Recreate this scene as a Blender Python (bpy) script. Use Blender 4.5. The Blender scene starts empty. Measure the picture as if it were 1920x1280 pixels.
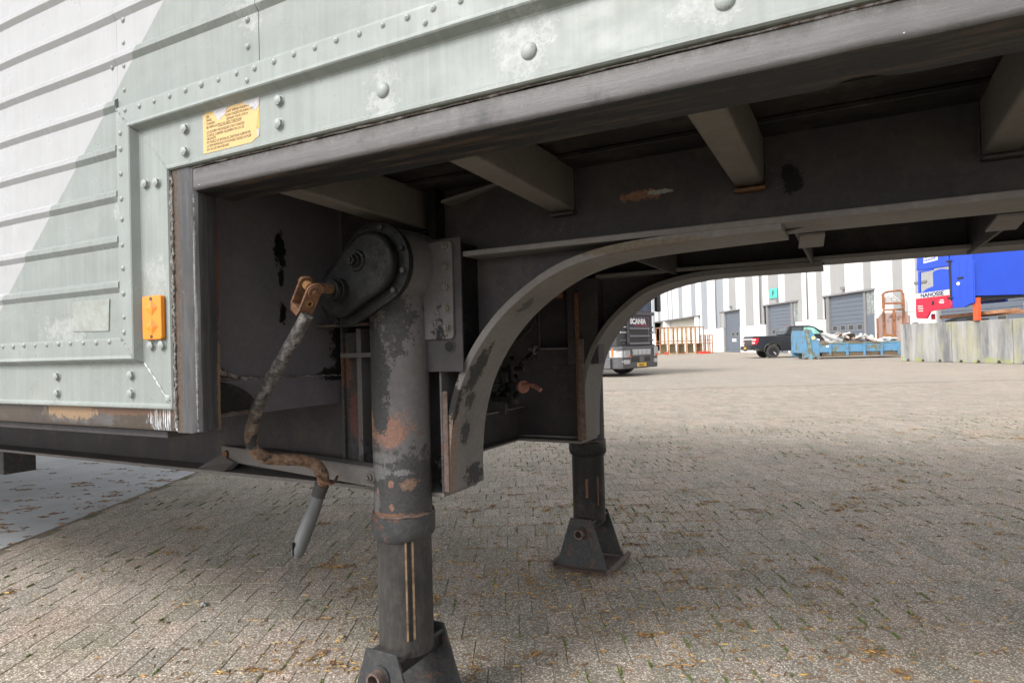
import bpy, bmesh, math, random
from mathutils import Vector, Matrix
random.seed(7)
SC = bpy.context.scene
COL = SC.collection
R = math.radians

# ---------------------------------------------------------------- camera, light, exposure
YAW, PITCH, ROLL, HC = R(27.97), R(0.53), math.atan(0.0268), 1.07
cam_d = bpy.data.cameras.new("camera"); cam = bpy.data.objects.new("camera", cam_d); COL.objects.link(cam)
cam_d.sensor_width = 36; cam_d.lens = 22.5; cam_d.clip_start = 0.05; cam_d.clip_end = 1500
_F = Vector((-math.sin(YAW)*math.cos(PITCH), math.cos(YAW)*math.cos(PITCH), math.sin(PITCH)))
_R = _F.cross(Vector((0, 0, 1))).normalized(); _U = _R.cross(_F)
_c, _s = math.cos(ROLL), math.sin(ROLL)
_R2 = _R*_c - _U*_s; _U2 = _U*_c + _R*_s
m = Matrix((_R2, _U2, -_F)).transposed().to_4x4(); m.translation = (0, 0, HC)
cam.matrix_world = m
SC.camera = cam

TO_SUN = Vector((-0.30, -0.66, 0.64)).normalized()
W = bpy.data.worlds.new("World"); SC.world = W; W.use_nodes = True
wn = W.node_tree.nodes; wl = W.node_tree.links
sky = wn.new('ShaderNodeTexSky'); sky.sky_type = 'NISHITA'; sky.sun_disc = False
sky.sun_elevation = math.asin(TO_SUN.z); sky.sun_rotation = math.atan2(TO_SUN.x, TO_SUN.y)
sky.air_density = 1.0; sky.dust_density = 3.0
hsv = wn.new('ShaderNodeHueSaturation'); hsv.inputs['Saturation'].default_value = 0.12
wl.new(sky.outputs[0], hsv.inputs['Color'])
bg = wn['Background']; wl.new(hsv.outputs[0], bg.inputs['Color']); bg.inputs['Strength'].default_value = 0.15
sd = bpy.data.lights.new("sun", 'SUN'); sun = bpy.data.objects.new("sun", sd); COL.objects.link(sun)
sd.energy = 1.25; sd.angle = R(16); sd.color = (1.0, 0.97, 0.935)
sun.rotation_euler = TO_SUN.to_track_quat('Z', 'Y').to_euler(); sun.location = (-20, -20, 30)
SC.view_settings.view_transform = 'Standard'; SC.view_settings.look = 'None'
SC.view_settings.exposure = 0.95; SC.view_settings.gamma = 1; SC.view_settings.use_curve_mapping = False
SC.render.engine = 'CYCLES'

# ---------------------------------------------------------------- node materials
def S(r, g, b):
    f = lambda c: c/12.92 if c <= 0.04045 else ((c+0.055)/1.055)**2.4
    return (f(r/255), f(g/255), f(b/255), 1)
def G(v, t=(1, 1, 1)): return (v*t[0], v*t[1], v*t[2], 1)

class NT:
    def __init__(s, name):
        s.m = bpy.data.materials.new(name); s.m.use_nodes = True
        s.n = s.m.node_tree.nodes; s.l = s.m.node_tree.links
        s.b = s.n['Principled BSDF']; s.pos = s.n.new('ShaderNodeNewGeometry').outputs['Position']
    def put(s, sock, v):
        if hasattr(v, 'is_linked'): s.l.new(v, sock)
        else: sock.default_value = v
    def node(s, t, **k):
        n = s.n.new(t)
        for a, b in k.items(): setattr(n, a, b)
        return n
    def vec(s, scale=(1, 1, 1), loc=(0, 0, 0), src=None):
        n = s.node('ShaderNodeMapping'); s.put(n.inputs[0], src or s.pos)
        n.inputs['Scale'].default_value = scale; n.inputs['Location'].default_value = loc; return n.outputs[0]
    def noise(s, sc, det=4, rough=.55, dist=0, v=None, col=False):
        n = s.node('ShaderNodeTexNoise'); s.put(n.inputs['Vector'], v or s.pos)
        n.inputs['Scale'].default_value = sc; n.inputs['Detail'].default_value = det
        n.inputs['Roughness'].default_value = rough; n.inputs['Distortion'].default_value = dist
        return n.outputs['Color' if col else 'Fac']
    def vor(s, sc, v=None, feat='F1', out='Distance'):
        n = s.node('ShaderNodeTexVoronoi', feature=feat); s.put(n.inputs['Vector'], v or s.pos)
        n.inputs['Scale'].default_value = sc; return n.outputs[out]
    def ramp(s, f, *st):
        n = s.node('ShaderNodeValToRGB'); s.put(n.inputs[0], f); e = n.color_ramp.elements
        st = [(p, (c, c, c, 1) if isinstance(c, (int, float)) else c) for p, c in st]
        e[0].position, e[0].color = st[0]; e[1].position, e[1].color = st[-1]
        for p, c in st[1:-1]:
            q = e.new(p); q.color = c
        return n.outputs[0]
    def step(s, f, a, b):
        n = s.node('ShaderNodeMapRange'); s.put(n.inputs[0], f)
        n.inputs[1].default_value = a; n.inputs[2].default_value = b; return n.outputs[0]
    def mix(s, f, a, b, mode='MIX'):
        n = s.node('ShaderNodeMix', data_type='RGBA', blend_type=mode)
        s.put(n.inputs[0], f); s.put(n.inputs[6], a); s.put(n.inputs[7], b); return n.outputs[2]
    def math(s, op, a, b=0.0, c=None):
        n = s.node('ShaderNodeMath', operation=op); s.put(n.inputs[0], a); s.put(n.inputs[1], b)
        if c is not None: s.put(n.inputs[2], c)
        return n.outputs[0]
    def sep(s, v=None):
        n = s.node('ShaderNodeSeparateXYZ'); s.put(n.inputs[0], v or s.pos); return n.outputs
    def attr(s, name):
        n = s.node('ShaderNodeAttribute', attribute_name=name); return n.outputs['Fac']
    def spot(s, c, r, amp=.48, sc=40, edge=.12):
        """mask of a stain at a fixed place on the thing: ellipsoid with a ragged rim"""
        n = s.node('ShaderNodeVectorMath', operation='SUBTRACT'); s.put(n.inputs[0], s.pos); n.inputs[1].default_value = c
        d = s.node('ShaderNodeVectorMath', operation='DIVIDE'); s.put(d.inputs[0], n.outputs[0]); d.inputs[1].default_value = r
        L = s.node('ShaderNodeVectorMath', operation='LENGTH'); s.put(L.inputs[0], d.outputs[0])
        q = s.math('ADD', L.outputs['Value'], s.math('MULTIPLY', s.math('SUBTRACT', s.noise(sc, 7, .72), .5), amp*6))
        q = s.math('ADD', q, s.math('MULTIPLY', s.math('SUBTRACT', s.noise(sc*5, 5, .7), .5), amp*2.6))
        return s.step(q, 1+edge*.5, 1-edge*.5)
    def bump(s, h, st=.3, d=.01):
        n = s.node('ShaderNodeBump'); s.put(n.inputs['Height'], h)
        n.inputs['Strength'].default_value = st; n.inputs['Distance'].default_value = d
        s.l.new(n.outputs[0], s.b.inputs['Normal']); return n
    def done(s, color, rough=.6, metal=0, spec=None):
        s.put(s.b.inputs['Base Color'], color); s.put(s.b.inputs['Roughness'], rough); s.put(s.b.inputs['Metallic'], metal)
        if spec is not None: s.b.inputs['Specular IOR Level'].default_value = spec
        return s.m

RUST = G(1, (.155, .075, .040)); RUST_D = G(1, (.070, .036, .024)); SALMON = G(1, (.235, .135, .105)); TAR = G(.012)
def steel(name, base, patch=(), rust=.62, scuff=.5, rough=.6, grain=(1, 1, 1), bumpst=.25, dark=None, rustcol=RUST):
    """painted, weathered steel"""
    t = NT(name)
    big = t.noise(3.1, 5, .6)
    c = t.mix(t.step(big, .35, .7), base, tuple(x*.72 for x in base[:3])+(1,))
    fine = t.noise(60, 6, .7, v=t.vec(grain))
    c = t.mix(t.math('MULTIPLY', t.step(fine, .45, .75), scuff), c, tuple(min(1, x*1.55+.01) for x in base[:3])+(1,))
    if dark: c = t.mix(t.step(t.noise(6, 6, .7, .4), .53, .60), c, dark)
    r = t.math('MULTIPLY', t.step(t.noise(17, 8, .75), rust, rust+.06), t.step(t.noise(2.3, 3), .42, .55))
    c = t.mix(r, c, t.mix(t.noise(90, 4), rustcol, RUST_D))
    c = t.mix(t.math('MULTIPLY', t.step(t.noise(7, 8, .72), .48, .70), .45), c, G(1, (.115, .095, .078)))
    ch = t.step(t.noise(55, 8, .78), .635, .655)
    c = t.mix(t.math('MULTIPLY', ch, .7), c, G(1, (.15, .115, .095)))
    for cen, rad, colr in patch:
        mk = t.spot(cen, rad); vv = t.step(t.noise(110, 6, .75), .3, .75)
        c = t.mix(mk, c, t.mix(vv, tuple(x*.6 for x in colr[:3])+(1,), tuple(min(1, x*1.3) for x in colr[:3])+(1,)))
    t.bump(t.math('ADD', t.noise(140, 5, .7, v=t.vec(grain)), t.math('ADD', t.math('MULTIPLY', r, .6), t.math('MULTIPLY', ch, -.5))), bumpst, .002)
    t.b.inputs['Specular IOR Level'].default_value = .22
    return t.done(c, t.step(t.noise(30, 4), .2, .9) if rough is None else max(rough, .62) if rough > .5 else rough)

# trailer side paint: pale sage with a white field above a slanting colour line
def side_paint(two_tone, name, v):
    t = NT(name); x, y, z = t.sep()
    g1, g2 = G(v*.96, (.885, .98, .935)), G(v*.83, (.88, .975, .92))
    str_ = t.noise(1, 5, .6, v=t.vec((75, 8, 3.2)))
    g = t.mix(t.step(str_, .38, .70), g2, g1)
    g = t.mix(t.math('MULTIPLY', t.step(t.noise(5, 6, .65), .50, .72), .45), g, G(v*1.12, (.96, 1, .97)))
    if two_tone:
        w = t.mix(t.step(str_, .35, .8), G(.33, (1, 1.005, 1.03)), G(.365, (1, 1.01, 1.035)))
        line = t.math('SUBTRACT', t.math('SUBTRACT', z, 3.165), t.math('MULTIPLY', x, .885))
        g = t.mix(t.step(line, .0008, -.0008), w, g)
    g = t.mix(t.math('MULTIPLY', t.step(t.noise(38, 7, .8), .63, .70), .5), g, G(.46, (.97, 1, .98)))
    g = t.mix(t.math('MULTIPLY', t.step(t.noise(70, 7, .8, 1), .69, .74), .6), g, G(.17, (1, .95, .86)))
    for cen, rad in (((-.478, .965, 1.585), (.05, .05, .055)), ((-1.121, .965, 1.80), (.03, .05, .04)), ((-.777, .965, 1.557), (.03, .05, .05)),
                     ((-.171, .965, 1.568), (.05, .05, .03)), ((-1.62, .95, 1.44), (.02, .05, .03)), ((-1.86, .95, 1.15), (.09, .05, .03)), ((-1.49, .96, 1.27), (.04, .05, .04))):
        mk = t.spot(cen, rad, .7, 45, .25)
        g = t.mix(t.math('MULTIPLY', mk, t.math('MULTIPLY', t.step(t.noise(75, 6, .7), .34, .62), .6)), g, G(.41, (.97, 1, .985)))
    h = t.math('ADD', t.math('ADD', t.math('MULTIPLY', t.noise(9, 3), .9), t.math('MULTIPLY', t.noise(3.2, 2, v=t.vec((1, 1, 2.2))), 2.2)), t.math('MULTIPLY', t.noise(230, 4, .6), .05))
    h = t.math('ADD', h, t.math('MULTIPLY', t.step(t.noise(38, 7, .8), .62, .72), .10))
    t.bump(h, .35, .006)
    return t.done(g, t.step(t.noise(14, 5), .1, 1.1), spec=.4)
M = {}
M['panel'] = side_paint(True, 'two_tone_panel_paint', .27)
M['rail'] = side_paint(False, 'sage_rail_paint', .30)
def bolt_paint():
    t = NT('sage_bolt_paint')
    t.bump(t.noise(300, 4), .3, .001)
    return t.done(t.mix(t.step(t.noise(180, 4, .7), .6, .7), G(.32, (.89, .975, .93)), G(.15, (1, .95, .9))), .5)
M['bolt'] = bolt_paint()
M['ghost'] = (lambda t: t.done(t.mix(t.step(t.noise(30, 6, .7), .4, .62), G(.255, (.92, .97, .86)), G(.33, (.9, .99, .93))), .7))(NT('worn_bare_patch'))
# bottom frame: face grey violet, rust, near-black towards the underside and along the top edge
def frame_steel():
    t = NT('frame_steel'); x, y, z = t.sep()
    along = t.math('ADD', t.math('MULTIPLY', t.noise(1, 8, .75, v=t.vec((9, 60, 130))), .6), t.math('MULTIPLY', t.noise(22, 8, .75), .4))
    c = t.mix(t.step(along, .35, .75), G(.074, (1.04, .98, .99)), G(.125, (1.05, .98, .99)))
    c = t.mix(t.math('MULTIPLY', t.step(t.noise(1, 6, .8, v=t.vec((3, 90, 260))), .60, .68), .5), c, G(.30))
    c = t.mix(t.step(t.noise(130, 3, .7), .73, .76), c, G(.62))
    # rust brown and near-black tones, noise weighted to underside and top edge
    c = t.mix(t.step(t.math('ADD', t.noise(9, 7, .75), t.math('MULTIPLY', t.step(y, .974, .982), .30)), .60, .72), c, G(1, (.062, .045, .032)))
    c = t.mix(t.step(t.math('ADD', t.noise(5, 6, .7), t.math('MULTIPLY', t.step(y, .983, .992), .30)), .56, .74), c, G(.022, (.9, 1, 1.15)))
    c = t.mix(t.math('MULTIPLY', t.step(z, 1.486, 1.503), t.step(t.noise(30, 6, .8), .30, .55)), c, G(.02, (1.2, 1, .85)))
    for cen, rad, colr in (((-1.60, .985, .936), (.30, .04, .012), RUST), ((-1.9, .985, .93), (.12, .04, .022), G(1, (.30, .19, .10))),
                           ((-1.41, .975, 1.2), (.013, .05, .5), G(1, (.14, .10, .08)))):
        c = t.mix(t.math('MULTIPLY', t.spot(cen, rad, .5, 60), .8), c, colr)
    run = t.math('MULTIPLY', t.spot((-1.475, .98, .915), (.075, .05, .05), .2, 30), t.step(t.noise(1, 5, .7, v=t.vec((190, 40, 12))), .50, .56))
    c = t.mix(run, c, G(.62, (.93, .98, 1.05)))
    t.bump(t.math('ADD', along, t.math('MULTIPLY', t.noise(60, 6, .8), .6)), .3, .004)
    return t.done(c, .5, 0)
M['frame'] = frame_steel()
M['post'] = steel('corner_post_paint', G(.072, (.98, .99, 1.06)), rust=.66, scuff=.9, grain=(1, 1, .10), bumpst=.4, patch=(((-1.41, .97, 1.2), (.012, .03, .6), G(1, (.10, .075, .06))), ((-1.352, .972, 1.15), (.0022, .02, .26), G(.22)), ((-1.352, .972, 1.33), (.002, .02, .03), G(.25)), ((-1.375, 1.055, .95), (.01, .01, .2), G(1, (.22, .15, .10))), ((-1.38, 1.055, 1.3), (.01, .006, .12), G(1, (.17, .05, .035)))))
M['sealant'] = (lambda t: (t.bump(t.noise(120, 5, .8), .8, .006), t.done(t.mix(t.step(t.noise(60, 7, .8), .42, .58), G(.33, (.98, .93, .9)), G(1, (.11, .075, .055))), .8))[1])(NT('cracked_sealant'))
PUR = (1.03, .97, 1.0)
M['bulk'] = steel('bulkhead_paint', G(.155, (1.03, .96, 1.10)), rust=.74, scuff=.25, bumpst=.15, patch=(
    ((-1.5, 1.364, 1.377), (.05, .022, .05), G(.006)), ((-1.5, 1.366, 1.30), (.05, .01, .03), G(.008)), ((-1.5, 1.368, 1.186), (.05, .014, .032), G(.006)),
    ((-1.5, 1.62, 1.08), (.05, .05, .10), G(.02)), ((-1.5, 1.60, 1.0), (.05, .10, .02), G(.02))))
M['deck'] = steel('deck_board', G(.020, (1.1, 1, .95)), rust=.75, scuff=.5, grain=(.12, 1, 1), bumpst=.7)
M['outr'] = steel('outrigger_paint', G(.135, (1.10, 1.0, .9)), rust=.70, scuff=.3, bumpst=.2, patch=(((-.19, 1.62, 1.425), (.06, .05, .03), RUST_D),))
M['beam'] = steel('beam_paint', G(.052, (1.05, .97, 1.04)), rust=.72, scuff=.3, bumpst=.2, patch=(
    ((-.471, 1.61, 1.451), (.05, .03, .014), G(1, (.22, .12, .08))), ((-.42, 1.61, 1.455), (.03, .03, .006), G(.3)),
    ((-.115, 1.61, 1.445), (.022, .05, .035), G(.008))))
M['flange'] = steel('flange_paint', G(.165, (1.06, .99, .96)), rust=.72, scuff=.3, bumpst=.25, patch=(
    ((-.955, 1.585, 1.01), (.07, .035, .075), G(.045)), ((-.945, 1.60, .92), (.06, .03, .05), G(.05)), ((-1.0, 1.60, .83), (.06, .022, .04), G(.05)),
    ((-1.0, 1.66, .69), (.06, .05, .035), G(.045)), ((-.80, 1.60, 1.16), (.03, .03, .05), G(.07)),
    ((-1.02, 1.525, .78), (.05, .035, .16), G(1, (.22, .155, .12))), ((-1.02, 1.525, .93), (.05, .03, .06), G(.03)),
    ((-.5, 1.53, 1.31), (.2, .03, .012), G(1, (.16, .13, .10))), ((-1.02, 2.60, .72), (.06, .10, .09), G(1, (.17, .14, .12)))))
M['leg'] = steel('leg_paint', G(.125, PUR), rust=.70, scuff=.35, bumpst=.35, patch=(
    ((-1.15, 1.42, .62), (.3, .3, .17), G(.062)), ((-1.19, 1.42, .98), (.048, .2, .19), G(.05)), ((-1.12, 1.40, 1.16), (.035, .2, .10), G(.06)),
    ((-1.15, 1.42, .848), (.052, .12, .046), SALMON), ((-1.235, 1.44, .86), (.035, .1, .05), G(1, (.28, .17, .10))), ((-1.172, 1.41, .885), (.028, .1, .05), G(.06)),
    ((-1.045, 1.44, .785), (.02, .1, .028), G(1, (.16, .085, .055))), ((-1.10, 1.42, .695), (.016, .1, .016), G(1, (.20, .13, .10))),
    ((-1.14, 1.42, .70), (.010, .1, .010), SALMON), ((-1.14, 1.42, .635), (.007, .1, .012), SALMON), ((-1.19, 1.42, .665), (.006, .1, .02), SALMON), ((-1.115, 1.42, .73), (.02, .1, .009), G(.17)), ((-1.20, 1.42, .64), (.02, .1, .03), G(.13)), ((-1.17, 1.42, .77), (.05, .1, .014), G(.14)), ((-1.19, 1.42, .73), (.04, .1, .02), G(.15)),
    ((-1.03, 1.42, 1.10), (.03, .1, .10), G(.02)), ((-1.15, 1.42, .605), (.13, .2, .012), G(1, (.20, .11, .07)))))
M['inner'] = steel('inner_tube_steel', G(.042, (1.03, 1, .98)), rust=.70, scuff=.8, rough=.45, grain=(1, 1, .3), bumpst=.4)
M['black'] = steel('black_far_tube', G(.016), rust=.66, scuff=.4, rough=.4)
def tar():
    t = NT('oily_black_housing')
    t.bump(t.math('ADD', t.noise(190, 7, .75), t.noise(25, 4)), .6, .003)
    return t.done(t.mix(t.step(t.noise(14, 5, .7), .52, .74), G(.007), G(.022)), t.step(t.noise(40, 5, .7), .2, .8), spec=.35)
M['tar'] = tar()
M['foot'] = steel('foot_plate_paint', G(.050, (.95, 1, 1.05)), patch=(((-1.385, 1.556, .87), (.035, .03, .075), G(1, (.14, .07, .06))), ((-1.43, 1.55, 1.02), (.03, .05, .06), G(1, (.14, .08, .06)))), rust=.55, scuff=.8, bumpst=.5, rustcol=G(1, (.18, .10, .075)))
M['rust'] = (lambda t: (t.bump(t.noise(160, 6, .8), .8, .004), t.done(t.ramp(t.noise(70, 6, .75), (.3, RUST_D), (.5, RUST), (.70, G(1, (.26, .125, .055)))), .85))[1])(NT('rust'))
M['rust_y'] = (lambda t: (t.bump(t.noise(160, 6, .8), .8, .004), t.done(t.ramp(t.noise(80, 6, .75), (.3, RUST), (.55, G(1, (.34, .17, .055))), (.72, G(1, (.42, .24, .08)))), .85))[1])(NT('orange_rust'))
M['strip'] = (lambda t: t.done(t.ramp(t.noise(40, 5), (.35, G(1, (.11, .065, .04))), (.6, G(1, (.26, .175, .105)))), .7))(NT('scraped_strip'))
M['rust_pink'] = (lambda t: (t.bump(t.noise(160, 6, .8), .5, .004), t.done(t.ramp(t.noise(50, 6, .75), (.3, G(1, (.065, .045, .040))), (.55, G(1, (.135, .095, .082))), (.7, G(1, (.20, .145, .12)))), .85))[1])(NT('dull_pink_rust'))
def crankmat():
    t = NT('scabby_crank_paint'); x, y, z = t.sep()
    c = t.ramp(t.noise(48, 7, .75), (.36, G(1, (.06, .035, .025))), (.46, G(.05)), (.55, G(.13, (1.1, 1, .94))), (.66, G(.25, (1.05, 1, .96))))
    c2 = t.ramp(t.noise(60, 7, .75), (.35, G(1, (.05, .03, .02))), (.5, G(1, (.16, .09, .055))), (.62, G(1, (.24, .17, .12))))
    c = t.mix(t.step(z, .93, .83), c, c2)
    c = t.mix(t.math('MULTIPLY', t.spot((-1.44, 1.27, .985), (.04, .06, .04), .5), t.step(t.noise(70, 5, .8), .40, .5)), c, G(1, (.30, .10, .075)))
    c = t.mix(t.step(t.noise(25, 4), .60, .64), c, G(.02))
    t.bump(t.noise(120, 6, .8), .8, .004); return t.done(c, .7)
M['crank'] = crankmat()
M['grip'] = steel('grey_grip', G(.115, (.97, 1, 1.04)), rust=.8, scuff=.3, rough=.5, grain=(1, 1, .2))
M['rubber'] = steel('black_rubber', G(.022), rust=.9, scuff=.5)
def plain(name, c, rough=.5, metal=0, nz=.12, sc=12, bump=0, emit=None):
    t = NT(name); col = t.mix(t.step(t.noise(sc, 5, .6), .3, .75), tuple(x*(1-nz) for x in c[:3])+(1,), tuple(min(1, x*(1+nz)) for x in c[:3])+(1,))
    if bump: t.bump(t.noise(sc*6, 4), bump, .01)
    return t.done(col, rough, metal)
M['amber'] = plain('amber_reflector', G(1, (.76, .225, .0)), .22, nz=.04)
M['amber_d'] = plain('amber_facet', G(1, (.66, .14, .0)), .3, nz=.10, sc=300)
M['screw'] = plain('dark_screw', G(.05, (1.2, 1, .9)), .6)
M['label'] = plain('yellow_label', G(1, (.56, .375, .145)), .5, nz=.05)
M['label_old'] = plain('label_glue', G(1, (.46, .34, .09)), .7, nz=.1, sc=60)
M['label_tear'] = plain('torn_paper', G(.46, (1, .97, 1.02)), .9, nz=.3, sc=400)
M['ink'] = plain('brown_ink', G(.05, (1.3, 1, .8)), .7, nz=.3, sc=300)
M['redtap'] = plain('faded_red_handle', G(1, (.28, .12, .09)), .7, nz=.3, sc=60)

# ---------------------------------------------------------------- mesh helpers
class MB:
    def __init__(s): s.v = []; s.f = []; s.sm = []
    def add(s, vs, fs, smooth=False):
        o = len(s.v); s.v += [tuple(p) for p in vs]; s.f += [tuple(i+o for i in f) for f in fs]; s.sm += [smooth]*len(fs); return s
    def box(s, x0, x1, y0, y1, z0, z1):
        return s.add([(x, y, z) for x in (x0, x1) for y in (y0, y1) for z in (z0, z1)],
                     [(0, 1, 3, 2), (4, 6, 7, 5), (0, 4, 5, 1), (2, 3, 7, 6), (0, 2, 6, 4), (1, 5, 7, 3)])
    def hexa(s, p):   # eight corners: bottom ring 0-3, top ring 4-7
        return s.add(p, [(3, 2, 1, 0), (4, 5, 6, 7), (0, 1, 5, 4), (1, 2, 6, 5), (2, 3, 7, 6), (3, 0, 4, 7)])
    def prism(s, poly, axis, a, b):
        def P(u, w, t): return {'x': (t, u, w), 'y': (u, t, w), 'z': (u, w, t)}[axis]
        n = len(poly); vs = [P(u, w, a) for u, w in poly]+[P(u, w, b) for u, w in poly]
        return s.add(vs, [tuple(range(n-1, -1, -1)), tuple(range(n, 2*n))]+[(i, (i+1) % n, n+(i+1) % n, n+i) for i in range(n)])
    def tube(s, path, rad, n=12, caps=True):
        path = [Vector(p) for p in path]; rad = rad if isinstance(rad, (list, tuple)) else [rad]*len(path)
        rings = []; up = None
        for i, p in enumerate(path):
            d = (path[min(i+1, len(path)-1)]-path[max(i-1, 0)]).normalized()
            if up is None: up = d.orthogonal().normalized()
            up = (up-d*up.dot(d)).normalized(); w = d.cross(up)
            rings.append([p+(up*math.cos(2*math.pi*k/n)+w*math.sin(2*math.pi*k/n))*rad[i] for k in range(n)])
        vs = [q for r_ in rings for q in r_]; o = len(s.v); s.v += [tuple(q) for q in vs]
        for i in range(len(path)-1):
            for k in range(n):
                s.f.append((o+i*n+k, o+i*n+(k+1) % n, o+(i+1)*n+(k+1) % n, o+(i+1)*n+k)); s.sm.append(True)
        if caps:
            s.f.append(tuple(o+k for k in range(n-1, -1, -1))); s.sm.append(False)
            s.f.append(tuple(o+(len(path)-1)*n+k for k in range(n))); s.sm.append(False)
        return s
    def cyl(s, a, b, r0, r1=None, n=24, caps=True):
        return s.tube([a, b], [r0, r0 if r1 is None else r1], n, caps)
    def ring(s, c, ax, ro, ri, h, n=24):
        """pipe stub with an open bore"""
        c = Vector(c); ax = Vector(ax).normalized(); u = ax.orthogonal().normalized(); w = ax.cross(u); vs = []
        for t, rr in ((0, ro), (h, ro), (h, ri), (0, ri)):
            vs += [c+ax*t+(u*math.cos(2*math.pi*k/n)+w*math.sin(2*math.pi*k/n))*rr for k in range(n)]
        fs = [(i*n+k, i*n+(k+1) % n, ((i+1) % 4)*n+(k+1) % n, ((i+1) % 4)*n+k) for i in range(4) for k in range(n)]
        return s.add(vs, fs, True)
    def dome(s, c, ax, r, h, n=10, m_=3):
        c = Vector(c); ax = Vector(ax).normalized(); u = ax.orthogonal().normalized(); w = ax.cross(u)
        vs = []; 
        for i in range(m_):
            a = i/m_*math.pi/2
            vs += [c+ax*h*math.sin(a)+(u*math.cos(2*math.pi*k/n)+w*math.sin(2*math.pi*k/n))*r*math.cos(a) for k in range(n)]
        vs.append(c+ax*h); fs = [(i*n+k, i*n+(k+1) % n, (i+1)*n+(k+1) % n, (i+1)*n+k) for i in range(m_-1) for k in range(n)]
        fs += [((m_-1)*n+k, (m_-1)*n+(k+1) % n, m_*n) for k in range(n)]
        return s.add(vs, fs, True)
    def mesh(s, name, mt, sharp=35):
        me = bpy.data.meshes.new(name); me.from_pydata(s.v, [], s.f)
        bm = bmesh.new(); bm.from_mesh(me); bmesh.ops.recalc_face_normals(bm, faces=bm.faces)
        for f, q in zip(bm.faces, s.sm): f.smooth = q
        for e in bm.edges:
            if len(e.link_faces) == 2 and e.calc_face_angle(0) > R(sharp): e.smooth = False
        bm.to_mesh(me); bm.free()
        if mt: me.materials.append(mt)
        return me
    def build(s, name, mt, parent=None, bev=0, seg=2, **kw):
        return link(name, s.mesh(name, mt), parent, bev, seg, **kw)
def link(name, me, parent=None, bev=0, seg=2, loc=None, rot=None, label=None, kind=None):
    o = bpy.data.objects.new(name, me); COL.objects.link(o)
    if parent: o.parent = parent
    if loc is not None: o.location = loc
    if rot is not None: o.rotation_euler = rot
    if bev:
        md = o.modifiers.new('bevel', 'BEVEL'); md.width = bev; md.segments = seg; md.limit_method = 'ANGLE'; md.angle_limit = R(40)
        md.use_clamp_overlap = True
    if label: o['label'] = label
    if kind: o['kind'] = kind
    return o
def tag(o, label, cat, group=None):
    o['label'] = label; o['category'] = cat
    if group: o['group'] = group
    return o
def thing(name, label, cat, loc=(0, 0, 0), rz=0, group=None):
    o = bpy.data.objects.new(name, None); COL.objects.link(o); o.location = loc; o.rotation_euler = (0, 0, rz)
    o.empty_display_size = .2
    return tag(o, label, cat, group)
_RH = Vector((math.cos(YAW), math.sin(YAW))); _FH = Vector((-math.sin(YAW), math.cos(YAW)))
def yard(a, b, z=0):
    """yard grid, laid square to the warehouse: a across, b along"""
    p = _RH*a+_FH*b; return (p.x, p.y, z)
def yard_rot(a, b):
    p = _RH*a+_FH*b; return math.atan2(p.y, p.x)
def text(name, body, size, mt, parent, loc, rot, ext=0, align='LEFT', sx=1, bold=0):
    cu = bpy.data.curves.new(name, 'FONT'); cu.body = body; cu.size = size; cu.extrude = ext; cu.align_x = align; cu.offset = bold
    cu.space_line = 1.0
    o = bpy.data.objects.new(name, cu); COL.objects.link(o)
    dg = bpy.context.evaluated_depsgraph_get(); me = bpy.data.meshes.new_from_object(o.evaluated_get(dg))
    bpy.data.objects.remove(o); me.materials.clear(); me.materials.append(mt)
    o = link(name, me, parent, loc=loc, rot=rot); o.scale = (sx, 1, 1); return o
def catmull(P, k=6):
    P = [Vector(p) for p in P]; out = []
    for i in range(len(P)-1):
        a, b, c, d = P[max(i-1, 0)], P[i], P[i+1], P[min(i+2, len(P)-1)]
        for j in range(k):
            t = j/k; out.append(.5*((2*b)+(c-a)*t+(2*a-5*b+4*c-d)*t*t+(3*b-a-3*c+d)*t**3))
    return out+[P[-1]]

# ================================================================ THE TRAILER
T = thing('semi_trailer', 'old sage and white box semi-trailer standing on its landing legs, filling the picture', 'trailer')
X0, X1 = -9.0, 2.4          # ends of what is built of the trailer
# --- corrugated side panels
def rib_profile(z0, z1):
    pts = [(.955, z0)]
    for i in range(0, 26):
        c = 1.249+.1135*i
        if c-.02 < z0 or c+.02 > z1: continue
        pts += [(.9550, c-.0160), (.9470, c-.0050), (.9457, c-.0030), (.9460, c+.0085), (.9475, c+.0110), (.9535, c+.0150), (.955, c+.0165)]
    pts.append((.955, z1)); return pts
def panel(name, xa, xb, z0, z1, dy=0, kx=60):
    pr = rib_profile(z0, z1); mb = MB(); xs = [xa+(xb-xa)*i/kx for i in range(kx+1)]
    vs = []; 
    for x in xs:
        wv = .0015*math.sin(x*4.1+1)+.001*math.sin(x*9.7)
        vs += [(x, y+dy+wv, z) for y, z in pr]
    n = len(pr); fs = [(i*n+k, i*n+k+1, (i+1)*n+k+1, (i+1)*n+k) for i in range(kx) for k in range(n-1)]
    # back sheet gives thickness
    vs += [(xa, .985, z0), (xb, .985, z0), (xb, .985, z1), (xa, .985, z1)]; q = len(vs)-4
    fs += [(q, q+1, q+2, q+3), tuple([q, q+3]+[k for k in range(n-1, -1, -1)]), tuple([q+2, q+1]+[kx*n+k for k in range(n)])]
    mb.add(vs, fs); o = mb.build(name, M['panel'], T); return o
panel('side_panel', X0, -1.6065, 1.118, 3.9)
panel('side_panel', -1.6045, -1.1, 1.688, 3.9, -.0008, 12)
panel('side_panel', -1.099, X1, 1.688, 3.9)
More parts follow.
